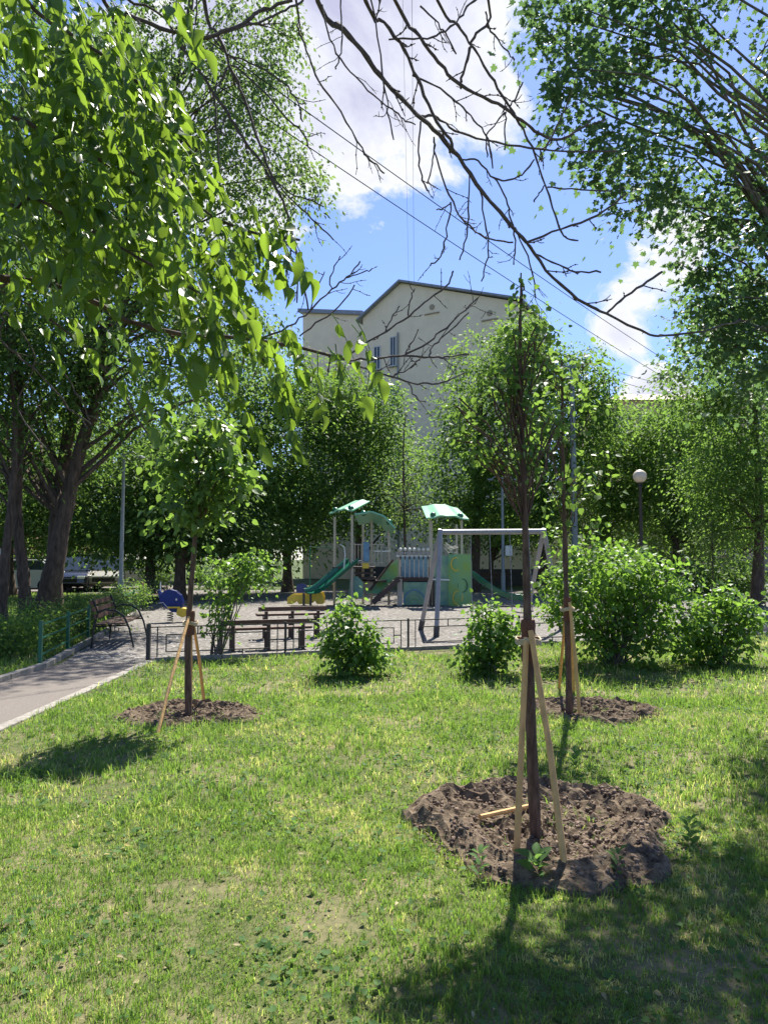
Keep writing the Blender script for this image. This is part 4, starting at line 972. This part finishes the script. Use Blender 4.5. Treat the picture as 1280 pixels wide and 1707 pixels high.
# three dark leaning trunks on the left
T(68, 18, [(88, 960), (112, 840), (140, 730), (185, 600), (220, 450)], .27, [(150, 560, 18, 230, 130, 3), (60, 700, 19, 200, 120, 3), (250, 640, 18, 150, 120, 2.6), (160, 380, 18, 200, 150, 3)], 800, 'thick dark tree leaning right, nearest of the left trunks', 'leaf_dark', 11, cs=.38, ls=.13, limbs=40)
T(48, 17.4, [(40, 960), (30, 860), (36, 700), (30, 500)], .17, [(20, 600, 17.5, 170, 110, 2.4), (-60, 480, 17, 180, 180, 2.6), (60, 740, 21, 130, 70, 1.6)], 520, 'slimmer dark trunk left of the thick leaning tree', 'leaf_dark', 12, cs=.38, ls=.13)
T(8, 16.6, [(6, 970), (18, 850), (26, 720), (10, 500)], .14, [(-30, 650, 17, 160, 130, 2.2), (60, 560, 17.5, 110, 110, 2)], 260, 'leaning dark trunk at the very left edge of the lawn', 'leaf_dark', 13, cs=.38, ls=.13)
# tall pale poplar
T(92, 18.6, [(100, 820), (150, 560), (240, 300), (310, 60), (330, -150)], .2, [(410, 60, 18, 105, 130, 1.6), (420, 210, 18, 105, 110, 1.6), (480, 305, 18, 72, 55, 1.3), (340, 330, 18, 110, 130, 1.8), (430, 400, 18, 60, 70, 1.2), (330, 520, 18.5, 110, 110, 1.6), (280, 150, 18, 110, 200, 1.9), (180, 250, 18, 140, 240, 1.9), (420, 560, 19, 70, 70, 1.2)], 820, 'tall pale-leaved poplar rising behind the near leafy branches', 'leaf_light', 14, per=40, cs=.27, ls=.125, shell=.3, limbs=70, droop=.7)
T(-60, 27, [(-50, 800), (-20, 600), (20, 300), (60, 0)], .32, [(60, 200, 27, 190, 260, 3.4), (20, 480, 27, 190, 200, 3.2), (-20, 60, 26, 160, 160, 3), (200, 480, 27, 140, 150, 3), (230, 700, 27, 170, 110, 3)], 1000, 'tall dark tree behind the leaning trunks', 'leaf_dark', 15, per=26, ls=.17)
T(250, 30, [(255, 850), (250, 700)], .24, [(230, 800, 30, 130, 110, 3), (330, 830, 31, 110, 90, 3), (140, 830, 30, 130, 90, 3), (260, 900, 31, 130, 42, 2.6), (200, 740, 30, 150, 90, 3), (150, 890, 30, 70, 26, 2)], 1300, 'dense dark tree behind the left lamp post', 'leaf_dark', 16)
T(300, 27, [(302, 900), (298, 800)], .26, [(310, 870, 27, 100, 60, 2.2), (220, 880, 27.5, 80, 44, 2), (380, 880, 28, 70, 50, 2), (290, 790, 27, 110, 60, 2.4)], 700, 'low-branched dark tree with thick trunk beyond the blue whale', 'leaf_dark', 31)
T(20, 30, [(10, 850), (0, 700)], .24, [(20, 800, 30, 150, 100, 3), (-120, 760, 30, 140, 140, 3), (60, 870, 29, 110, 40, 2)], 700, 'dense dark tree above the pinkish building', 'leaf_dark', 17)
T(395, 33, [(400, 880), (410, 760)], .26, [(400, 790, 31, 100, 130, 3.2), (380, 680, 31, 95, 85, 2.6), (430, 880, 32, 80, 62, 2.6)], 800, 'dark tree just left of the playground tower', 'leaf_mid', 18)
T(480, 34, [(480, 880), (490, 760)], .26, [(490, 750, 33, 95, 130, 3), (510, 670, 33, 80, 75, 2.4), (470, 860, 33, 90, 70, 2.8), (560, 830, 34, 84, 80, 2.6), (440, 640, 33, 80, 80, 2.6)], 1100, 'broad dark maple directly behind the left canopy', 'leaf_mid', 19)
T(600, 35, [(598, 880), (596, 740)], .24, [(600, 745, 35, 74, 95, 2.6), (585, 655, 35, 48, 48, 1.8), (642, 680, 35, 36, 52, 1.8), (650, 810, 36, 66, 90, 2.4), (560, 700, 35, 60, 80, 2)], 900, 'bright-topped maple in front of the gable wall', 'leaf_mid', 20)
T(676, 29, [(674, 850), (672, 760), (676, 690)], .07, [(676, 790, 29, 34, 90, 1.2), (700, 850, 29, 40, 50, 1.2), (650, 840, 29, 32, 50, 1.0)], 130, 'thin sparse tree between the two towers', 'leaf_light', 21, per=16, ls=.11, shell=.2)
T(790, 34, [(795, 850), (800, 700), (805, 620)], .24, [(800, 670, 33.5, 74, 100, 2.6), (775, 770, 33.5, 66, 95, 2.4), (835, 590, 33.5, 60, 70, 2.2), (890, 620, 33.5, 60, 80, 2.2), (760, 860, 34, 70, 50, 2.2), (850, 800, 33.5, 85, 95, 2.6)], 1150, 'bushy tree behind the small roofed tower', 'leaf_mid', 22)
T(905, 34, [(905, 850), (905, 700)], .25, [(930, 690, 33, 85, 95, 2.6), (885, 570, 33, 48, 60, 1.8), (970, 630, 33, 52, 62, 2), (910, 790, 33, 90, 95, 2.8), (995, 690, 33, 45, 70, 2.2), (890, 860, 33, 60, 50, 2.2)], 1000, 'tall bushy tree behind the swing frame', 'leaf_mid', 23)
T(1000, 36, [(1005, 850), (1010, 740)], .25, [(1010, 790, 36, 75, 95, 2.8), (1060, 800, 36, 70, 95, 2.8), (1050, 720, 36, 62, 45, 2.2), (1000, 870, 35, 70, 50, 2.2)], 850, 'green tree around the globe lamp', 'leaf_mid', 24)
T(1130, 33, [(1125, 850), (1135, 740)], .22, [(1130, 800, 33, 75, 95, 2.6), (1120, 710, 33, 55, 50, 2), (1170, 880, 33, 70, 40, 2.2)], 700, 'bushy tree right of the globe lamp', 'leaf_mid', 25)
T(1258, 24, [(1265, 880), (1262, 760), (1255, 650)], .20, [(1230, 680, 24, 95, 90, 2.2), (1170, 640, 24, 75, 65, 1.8), (1260, 800, 24, 85, 75, 2), (1200, 790, 24, 70, 60, 1.8), (1270, 560, 22, 100, 90, 2.2), (1240, 880, 24, 60, 26, 1.4), (1200, 500, 21, 60, 60, 1.2)], 1300, 'bright green tree with dark trunk at the right edge', 'leaf_mid', 26, per=24, cs=.36, ls=.13)
T(1237, 34, [(1236, 920), (1236, 850)], .16, [(1240, 860, 34, 90, 45, 2.4), (1300, 820, 34, 90, 90, 2.6)], 260, 'further dark trunk beside the bright green tree', 'leaf_mid', 27)
T(818, 38, [(818, 900), (816, 820)], .16, [(820, 870, 38, 80, 40, 2.2), (880, 880, 39, 70, 36, 2.2)], 240, 'slim tree before the low annex wall', 'leaf_dark', 28)
T(1186, 24, [(1187, 920), (1185, 850)], .03, [(1185, 880, 24, 42, 45, .7), (1190, 935, 24, 34, 10, .5)], 110, 'small staked sapling by the bench at right', 'leaf_light', 29, per=14, cs=.2, ls=.09, limbs=12)
# the big maple overhead on the right
T11 = [Vector((5.4, 7.8, 0)), Vector((5.3, 7.7, 2.2)), Vector((5.0, 7.5, 4.2)), Vector((4.5, 7.3, 6.2)), Vector((4.0, 7.1, 8))]
big = [blob(1060, 60, 7.0, 170, 120, .6), blob(965, 150, 6.6, 70, 80, .35), blob(1120, 250, 7.0, 140, 105, .6), blob(1215, 420, 7.6, 85, 150, .9), blob(1245, 560, 7.9, 80, 120, .9), blob(930, 20, 6.6, 80, 60, .6),
       blob(1010, 240, 6.6, 60, 55, .45), blob(1200, -100, 7, 190, 80, .6), blob(1170, 545, 7.7, 45, 70, .4), blob(1075, 345, 6.8, 45, 28, .3), blob(1400, 200, 8, 160, 300, 1.3)]
tree('big_maple', 'large maple whose leafy boughs hang over the upper right', 'tree', T11, .20, big, 800, 27, .12, .072, 'leaf_maple', 'bark_grey', T_LOBED, 30, None, 70, 300, .3, .5, .2, lr=.28)
# trees standing far off either side, closing the view
FB_ = [(-330, 44, 560, 'dark tree beyond the left edge of the yard'), (-150, 52, 640, 'far tree behind the pinkish building'), (330, 50, 700, 'far tree in the gap left of the side wing'), (450, 56, 690, 'far tree beside the side wing'),
       (1180, 52, 700, 'far tree before the tan apartment block'), (1390, 46, 560, 'far tree beyond the right edge'), (1560, 40, 520, 'tall tree outside the right edge'), (180, 56, 680, 'far tree beyond the yard road')]
for i, (px, D, top, lb) in enumerate(FB_):
    cy = (top + 890) / 2; hh = (890 - top) / 2 * 1.05
    T(px, D, [(px, 900), (px, top + 40)], .3, [(px - 20, cy, D, 110, hh, 4), (px + 50, cy + 40, D, 90, hh * .7, 3.5)], 330, lb, 'leaf_dark', 60 + i, per=22, cs=.6, ls=.30, limbs=12)

# shrubs and hedges by the left railing, far hedge strips
def shrub(px, py, D, rx, ry, rz, ncl, label, lm, seed, ls=.06, cs=.11, cat='shrub', group=None):
    b = P(px, 930, D); b.z = 0; return bush('shrub', label, b, [blob(px, py, D, rx, ry, rz)], ncl, 14, cs, ls, lm, seed, 8, T_SIMPLE, group, .01, cat)
shrub(18, 1070, 11.9, 66, 52, .6, 420, 'dark shrub at the left edge behind the first railing', 'leaf_mid', 11)
shrub(70, 1050, 13.5, 50, 42, .6, 360, 'shrub right behind the first green railing', 'leaf_mid', 12)
shrub(122, 1030, 14.9, 38, 34, .5, 260, 'low shrub behind the railing next to the bench', 'leaf_dark', 13)
shrub(184, 1004, 15.6, 34, 24, .5, 240, 'yellow-green shrub leaning over the bench back', 'leaf_light', 14)
shrub(222, 985, 20.5, 30, 20, .7, 90, 'green shrub at the foot of the slim lamp post', 'leaf_mid', 15)
shrub(-60, 1090, 10.8, 60, 60, .7, 160, 'dark shrub just outside the left edge', 'leaf_mid', 16)
shrub(255, 978, 25, 22, 16, .6, 60, 'reddish-leaved low shrub beyond the second bench', 'leaf_light', 17)
for i, (px, D, rx, lb) in enumerate(((1120, 30, 90, 'dark hedge behind the big bush'), (1215, 27, 60, 'low dark shrub by the right bench'), (350, 37, 130, 'dark hedge along the far side of the playground, left'), (60, 44, 200, 'hedge beyond the parked cars'))):
    shrub(px, 930 + 1190 * .7 / D, D, rx, 1190 * .8 / D, 1.0, 200, lb, 'leaf_dark', 20 + i, .16, .3, 'hedge')
for i, (px, D, lb) in enumerate(((60, 47, 'dark lilac thicket far behind the parked cars'), (240, 45, 'dark thicket far behind the slim lamp post'), (400, 46, 'dark thicket behind the playground, left of the wing'), (1120, 50, 'dark thicket before the tan apartment block'))):
    shrub(px, 880, D, 105, 62, 1.6, 420, lb, 'leaf_dark', 40 + i, .24, .42, 'thicket')
# small far benches
for k, (px, D, lb) in enumerate(((1203, 30, 'small dark bench under the sapling at right'), (822, 37, 'dark bench before the low annex wall behind the right slide'))):
    g = P(px, 930, D); c = dup(b1, None, (g.x, D, 0), R(-90)); c['label'] = lb

# ------------------------------------------------------------------ bare branches overhead
def smooth(pts, k=4):
    sm = []
    for i in range(len(pts) - 1):
        p0, p1, p2, p3 = pts[max(i - 1, 0)], pts[i], pts[i + 1], pts[min(i + 2, len(pts) - 1)]
        for j in range(k):
            u = j / k; sm.append(.5 * ((2 * p1) + (p2 - p0) * u + (2 * p0 - 5 * p1 + 4 * p2 - p3) * u * u + (3 * p1 - p0 - 3 * p2 + p3) * u ** 3))
    sm.append(pts[-1]); return sm
def branch(parent, pl, w0, w1, D0, D1, rng, twigs=4, m='twig', tl=.16, name='branch', pre=None):
    pts = [P(x, y, D0 + (D1 - D0) * i / (len(pl) - 1)) for i, (x, y) in enumerate(pl)]; w0 *= .75
    r0, r1 = w0 / 2 * D0 / F, w1 / 2 * D1 / F
    if pre: pts = [Vector(p) for p in pre] + pts
    sm = smooth(pts); n = len(sm); rr = [(r0 + (r1 - r0) * i / (n - 1)) * (1 + .10 * float(rng.normal())) for i in range(n)]
    for i in range(1, n - 1): sm[i] = sm[i] + Vector(rng.normal(size=3) * .004)
    mb = MB(); mb.tube(sm, rr, 7)
    for _ in range(twigs):
        i = int(rng.integers(int(n * .25), n - 1)); t = (sm[i + 1] - sm[i]).normalized(); side = Vector(rng.normal(size=3)); side = (side - t * side.dot(t)).normalized()
        d = (t * .7 + side * .8 - Vector((0, 0, .25))).normalized(); L = tl * (.35 + rng.random()); q_ = [sm[i]]
        for k in range(1, 6):
            d = (d + Vector(rng.normal(size=3)) * .16 + Vector((0, 0, .05))).normalized(); q_.append(q_[-1] + d * L / 5)
        r = min(max(rr[i] * .5, .0022), .005); mb.tube(q_, [r, r * .95, r * .9, r * .8, r * .75, r * .6], 5)
        if rng.random() < .6:
            d2 = (d + Vector(rng.normal(size=3)) * .7).normalized(); mb.tube([q_[3], q_[3] + d2 * L * .2, q_[3] + (d2 + Vector((0, 0, .2))) * L * .36], [r * .8, r * .7, r * .5], 4)
        for k in (2, 4): mb.ball(q_[k], r * 1.7, 4)
    return mb.build(name, M[m], parent, smooth=True)
def bare_tree():
    rng = np.random.default_rng(77)
    base = Vector((-1.5, -1.2, 0)); t = thing('bare_tree', base, 'leafless tree whose bare branches arch across the sky from above', 'tree')
    fork = Vector((-1.25, -.6, 4.4)); hub = Vector((-.75, 1.9, 5.3))
    MB().tube(smooth([base - Vector((0, 0, .1)), Vector((-1.45, -1.1, 1.5)), Vector((-1.4, -.9, 3.0)), fork]), [.17 - .006 * i for i in range(13)], 12).build('trunk', M['bark'], t, smooth=True)
    MB().tube(smooth([fork, Vector((-1.1, .6, 5.0)), hub]), [.085, .08, .075, .07, .065, .06, .055, .05, .045], 10).build('limb', M['bark'], t, smooth=True)
    Z = [
     ([(531, 0), (572, 47), (612, 97), (641, 135), (696, 191), (731, 225), (774, 275), (818, 337), (871, 397), (884, 412), (921, 464), (977, 506), (1010, 523), (1081, 557), (1109, 559), (1170, 553), (1235, 532)], 14, 3, 4.2, 5.4, 12, 1),
     ([(609, 0), (640, 37), (674, 84), (696, 131), (721, 187), (749, 234), (757, 255)], 8, 5, 4.3, 4.6, 6, 1),
     ([(659, 0), (699, 62), (731, 103), (765, 141), (818, 169), (859, 194), (893, 219), (927, 233), (956, 222), (990, 196)], 9, 4, 4.5, 5.2, 7, 1),
     ([(731, 0), (762, 41), (790, 81), (824, 137), (849, 178), (871, 216), (890, 253), (909, 309), (931, 378), (945, 398), (963, 401)], 7, 3, 4.6, 5.3, 6, 1),
     ([(702, 194), (727, 195), (759, 219), (809, 233), (884, 247), (952, 252), (1030, 252)], 6, 3, 4.6, 5.2, 5, 0),
     ([(1010, 523), (1035, 500), (1070, 475), (1103, 453)], 5, 4, 5.15, 5.3, 1, 0),
     ([(879, 403), (935, 382), (996, 359), (1043, 323)], 5, 3.5, 4.85, 5.1, 3, 0),
     ([(812, 0), (793, 56), (784, 81), (774, 116), (767, 138)], 6, 5, 4.6, 4.75, 2, 1),
     ([(771, 266), (796, 269), (824, 297), (846, 300), (871, 291), (890, 266)], 4, 3, 4.7, 4.9, 2, 0),
     ([(824, 297), (843, 331), (852, 366), (858, 400), (856, 441)], 4, 2.5, 4.75, 4.8, 3, 0),
     ([(723, 228), (724, 250), (743, 312), (765, 359), (787, 381), (815, 398), (855, 404)], 4, 3, 4.6, 4.8, 4, 0),
     ([(751, 337), (743, 394), (734, 427), (717, 443)], 3.5, 2.5, 4.65, 4.65, 2, 0), ([(751, 337), (740, 347), (727, 350)], 3, 2.5, 4.65, 4.65, 0, 0),
     ([(701, 203), (698, 266), (705, 300), (715, 319)], 4, 3, 4.55, 4.5, 1, 0), ([(724, 240), (720, 275), (712, 306)], 3, 2.5, 4.6, 4.6, 1, 0),
     ([(782, 290), (780, 350), (777, 397), (766, 433)], 3.5, 2.5, 4.7, 4.7, 2, 0), ([(800, 318), (811, 384), (813, 427), (802, 469)], 3.5, 2.5, 4.75, 4.75, 3, 0),
     ([(853, 378), (863, 389), (884, 441), (893, 497)], 3.5, 2.5, 4.8, 4.85, 4, 0), ([(893, 424), (931, 441), (959, 452), (1001, 454)], 4, 3, 4.95, 5.1, 2, 0),
     ([(912, 312), (952, 316), (1020, 318)], 3.5, 2.5, 5.1, 5.2, 1, 0), ([(909, 309), (898, 322), (890, 337)], 3, 2.5, 5.1, 5.1, 0, 0),
     ([(909, 246), (934, 200), (948, 166)], 4, 3, 4.95, 5.0, 1, 0), ([(843, 187), (822, 210), (809, 230), (812, 262)], 3.5, 2.5, 4.85, 4.8, 1, 0), ([(843, 187), (841, 215), (841, 250)], 3.5, 2.5, 4.85, 4.8, 1, 0),
     ([(687, 125), (734, 147), (765, 175), (790, 200), (812, 231), (821, 281)], 4.5, 2.5, 4.45, 4.6, 4, 0),
     ([(648, 66), (702, 64), (734, 56), (765, 31), (777, 12), (800, -5)], 4, 4, 4.35, 4.5, 3, 0), ([(809, 19), (818, 50), (840, 81), (857, 100)], 4, 2.5, 4.65, 4.8, 2, 0), ([(849, 178), (860, 160), (871, 137)], 4, 3, 4.9, 4.9, 1, 0),
     ([(494, 0), (497, 47), (516, 97), (531, 134), (569, 187), (603, 247), (622, 272), (641, 289)], 5, 3, 4.0, 4.3, 3, 1),
     ([(537, 8), (550, 66), (575, 109), (612, 150), (653, 181), (672, 197), (692, 208)], 4, 2.5, 4.2, 4.3, 6, 0),
     ([(568, 0), (569, 60), (567, 95), (560, 115)], 3.5, 2.5, 4.2, 4.2, 2, 0), ([(617, 0), (625, 40), (640, 140), (648, 185), (656, 233)], 4, 2.5, 4.3, 4.3, 4, 1), ([(700, 10), (730, 40), (745, 60), (760, 90)], 4, 3, 4.5, 4.6, 2, 0),
     ([(339, 0), (362, 53), (383, 109), (406, 162), (428, 225), (450, 291), (472, 337), (484, 375), (490, 405), (503, 452), (514, 517)], 8.5, 3, 3.8, 4.2, 7, 1),
     ([(486, 385), (496, 430), (498, 458), (495, 505)], 3.5, 2.5, 4.0, 4.0, 2, 0), ([(484, 378), (486, 410), (482, 439), (473, 483)], 3.5, 2.5, 4.0, 4.0, 3, 0),
     ([(175, 0), (212, 25), (266, 47), (331, 62), (362, 58), (403, 42), (425, 25), (441, 14), (487, 0)], 10, 6, 3.7, 3.9, 5, 1),
     ([(350, 61), (431, 37), (475, 17), (506, 0)], 5, 4, 3.8, 3.9, 3, 0), ([(300, 70), (320, 100), (356, 153), (387, 200), (409, 237), (441, 278), (466, 325)], 6, 4.5, 3.75, 4.0, 5, 0),
     ([(355, 155), (364, 234), (367, 306)], 4.5, 3, 3.85, 3.9, 2, 0), ([(378, 90), (434, 112), (475, 141), (494, 166), (505, 203)], 4, 3, 3.85, 3.9, 3, 0),
     ([(387, 109), (441, 153), (475, 197), (503, 219), (517, 248)], 4.5, 3, 3.85, 3.9, 3, 0), ([(455, 300), (503, 350), (531, 375), (556, 400)], 3.5, 2.5, 4.0, 4.1, 3, 0), ([(452, 290), (480, 320), (520, 335), (540, 345)], 3, 2.5, 4.0, 4.1, 2, 0),
     ([(328, -4), (326, 30), (318, 45), (310, 60)], 4, 3, 3.8, 3.8, 1, 0), ([(365, 60), (355, 80), (343, 103)], 3, 2.5, 3.8, 3.8, 0, 0), ([(383, 109), (365, 140), (356, 157)], 4, 4, 3.85, 3.85, 0, 0)]
    for pl, w0, w1, D0, D1, tw, root in Z:
        pre = None
        if root:
            p0 = P(*pl[0], D0); pre = [hub, hub.lerp(p0, .5) + Vector((0, 0, .12))]
            if pl[0][1] > -2 and pl[0][0] < 180: pre = [fork, fork.lerp(p0, .5)]
        branch(t, pl, w0 * 1.05, w1, D0, D1, rng, tw + 1, pre=pre)
bare_tree()

# ------------------------------------------------------------------ leafy tree at upper left, close to the camera
def ash_tree():
    rng = np.random.default_rng(21)
    base = Vector((-3.3, 2.4, 0)); t = thing('leafy_tree', base, 'near tree with large bright leaves hanging over the upper left', 'tree')
    MB().tube(smooth([base - Vector((0, 0, .1)), base + Vector((.05, .1, 1.2)), base + Vector((.1, .15, 2.6)), base + Vector((.35, .3, 4.2)), base + Vector((.5, .5, 5.6))]), [.14 - .006 * i for i in range(17)], 12).build('trunk', M['bark'], t, smooth=True)
    st = base + Vector((.12, .2, 2.7)); hi = base + Vector((.35, .3, 4.2)); Z = [
     ([(-60, 468), (0, 464), (59, 469), (125, 486), (156, 502), (230, 540), (330, 560), (430, 566), (575, 599)], 22, 5, 3.0, 3.6, 3, st),
     ([(-40, 460), (0, 484), (62, 516), (137, 575), (194, 644), (266, 750)], 7, 3, 3.2, 3.8, 3, st),
     ([(-60, 500), (0, 566), (47, 606), (91, 650), (116, 681), (153, 708)], 4.5, 3, 3.0, 3.2, 3, st), ([(55, 610), (94, 603), (125, 650), (150, 700)], 3, 2, 3.2, 3.3, 1, None), ([(10, 520), (60, 600), (30, 680), (80, 750)], 3, 2, 3.4, 3.5, 2, None),
     ([(600, 600), (637, 596), (672, 593), (716, 596), (744, 594), (781, 591)], 5.5, 3, 3.7, 3.9, 4, P(575, 599, 3.6)),
     ([(672, 593), (712, 571), (744, 546), (775, 517), (797, 496)], 4.5, 2.5, 3.8, 3.9, 3, None), ([(716, 596), (719, 580), (737, 564), (781, 521)], 3.5, 2.5, 3.8, 3.9, 2, None),
     ([(575, 599), (597, 580), (644, 552), (681, 527), (716, 499), (747, 471), (755, 452)], 4.5, 3, 3.6, 3.8, 4, None), ([(681, 527), (683, 502), (691, 481)], 3, 2, 3.75, 3.75, 0, None), ([(642, 553), (655, 525), (666, 510)], 3, 2, 3.7, 3.7, 1, None),
     ([(575, 599), (600, 611), (634, 624), (675, 635), (712, 640), (744, 635), (775, 621)], 4.5, 2.5, 3.6, 3.9, 4, None), ([(680, 639), (691, 661), (709, 672)], 3, 2, 3.75, 3.75, 0, None), ([(656, 628), (680, 615), (700, 600)], 3, 2, 3.7, 3.7, 1, None),
     ([(430, 566), (480, 545), (516, 517), (553, 483), (578, 463), (600, 436)], 4.5, 2.5, 3.5, 3.7, 3, None), ([(578, 463), (600, 455), (619, 449)], 3, 2, 3.7, 3.7, 0, None), ([(500, 560), (537, 533), (566, 511), (591, 475)], 3.5, 2.5, 3.6, 3.7, 1, None), ([(553, 483), (551, 461), (567, 427)], 3, 2, 3.7, 3.7, 0, None),
     ([(518, 516), (525, 490), (541, 453)], 3, 2, 3.6, 3.6, 0, None), ([(672, 593), (685, 575), (697, 549)], 3, 2, 3.8, 3.8, 0, None),
     ([(-80, 120), (0, 180), (100, 230), (220, 290), (330, 350), (430, 390), (500, 400)], 12, 4, 2.6, 3.0, 2, hi), ([(-60, 300), (60, 330), (180, 400), (300, 470), (400, 540), (440, 600)], 10, 4, 2.4, 2.8, 2, hi),
     ([(-60, -60), (60, 20), (170, 90), (260, 170), (320, 250)], 12, 4, 2.5, 3.0, 2, hi), ([(100, -60), (180, -20), (260, 20), (300, 60)], 8, 4, 2.6, 2.8, 1, hi)]
    for pl, w0, w1, D0, D1, tw, pre in Z:
        branch(t, pl, w0, w1, D0, D1, rng, tw + 1, 'bark' if w0 > 8 else 'twig', .13, pre=[pre] if pre is not None else None)
    # leaves sit on drooping leafstalks; the regions are where those hang
    reg = [(40, 120, 120, 150, 120, 2.3, 3.8), (150, 100, 110, 110, 80, 2.2, 3.6), (240, 150, 55, 80, 42, 2.3, 3.4), (70, 320, 110, 100, 95, 2.2, 3.8), (210, 300, 95, 85, 68, 2.2, 3.4), (325, 250, 25, 40, 10, 2.6, 3.2),
           (180, 420, 110, 60, 44, 2.4, 3.8), (320, 420, 90, 60, 36, 2.2, 3.4), (420, 380, 60, 45, 20, 2.2, 3.0), (400, 510, 70, 55, 17, 2.3, 3.2), (310, 550, 70, 55, 12, 2.2, 3.0), (545, 590, 32, 36, 5, 2.4, 2.8), (590, 553, 44, 8, 4, 2.4, 2.8), (500, 385, 14, 12, 2, 2.4, 2.5),
           (385, 655, 50, 22, 6, 2.3, 2.7), (240, 625, 30, 35, 4, 2.3, 2.8), (60, 430, 90, 60, 18, 3.0, 4.2), (500, 640, 40, 40, 5, 2.4, 2.8), (470, 580, 40, 40, 6, 2.4, 3.0), (60, 120, 150, 160, 110, 3.6, 5.0), (120, 320, 150, 110, 90, 3.6, 5.0), (-120, 250, 120, 260, 60, 2.4, 4.0), (150, -120, 200, 90, 50, 2.4, 4.0), (290, 8, 30, 22, 4, 2.0, 2.4), (130, 520, 90, 50, 16, 2.8, 4.0)]
    pos, dd, nn, ss = [], [], [], []; stalks = MB()
    for cx, cy, rx, ry, k, d0, d1 in reg:
        for _ in range(int(k * .80)):
            a = rng.random() * 2 * math.pi; q_ = math.sqrt(rng.random()); px, py = cx + rx * q_ * math.cos(a), cy + ry * q_ * math.sin(a)
            p = P(px, py, d0 + (d1 - d0) * rng.random()); az = rng.normal() * .8 - .2
            d = Vector((math.cos(az), .5 * math.sin(az), -.55 - .6 * rng.random())).normalized(); L = .10 + .08 * rng.random(); n = int(rng.integers(2, 5))
            p = p - d * L * .5; pp = [p + d * L * i / 3 - Vector((0, 0, .012 * i * i)) for i in range(4)]; stalks.tube(pp, [.0022, .0018, .0014, .001], 4, False)
            side = d.cross(Vector((0, 0, 1))).normalized()
            for i in range(n):
                u = (i + .6) / n; q0_ = pp[0].lerp(pp[3], u)
                for s in (-1, 1):
                    dv = (d * .55 + side * s * .75 - Vector((0, 0, .55)) + Vector(rng.normal(size=3)) * .22); pos.append(q0_); dd.append(dv); nn.append(Vector(rng.normal(size=3)) * .75 + Vector((.1, .1, .75))); ss.append(.040 + .046 * rng.random())
            pos.append(pp[3]); dd.append(d - Vector((0, 0, .5))); nn.append(Vector(rng.normal(size=3)) * .75 + Vector((.1, .1, .75))); ss.append(.056 + .045 * rng.random())
    o = stalks.build('leafstalks', M['leaf_linden'], t); o['kind'] = 'stuff'
    pos = np.array([tuple(v) for v in pos]); Rm = frames(np.array([tuple(v) for v in dd]), np.array([tuple(v) for v in nn])); Rm[:, :, 0] *= (.65 + .55 * rng.random(len(pos)))[:, None]; Rm[:, :, 2] *= (.3 + 2.4 * rng.random(len(pos)))[:, None]; ss = np.array(ss)
    px = pos[:, 0] / pos[:, 1] * F + 640; py = 930 - (pos[:, 2] - 1.6) / pos[:, 1] * F
    big_ = np.where((px > 0) & (px < 660) & (py > 0), np.linalg.norm(pos - np.array(EYE), axis=1) / ss, 1e6); order = np.argsort(big_); near, rest = order[:300], order[300:]
    leaf_objects(T_OVAL, 'near', pos[near], Rm[near], ss[near], M['leaf_near'], t)
    deep = pos[rest][:, 1] > 3.35  # back leaves get the duller dark leaf material, deep shade put into their colour
    for sel, mm in ((rest[~deep], 'leaf_near'), (rest[deep], 'leaf_dark')):
        o = scatter_obj('foliage', T_OVAL, pos[sel], Rm[sel], ss[sel], M[mm], t, smooth=True); o['kind'] = 'stuff'
ash_tree()
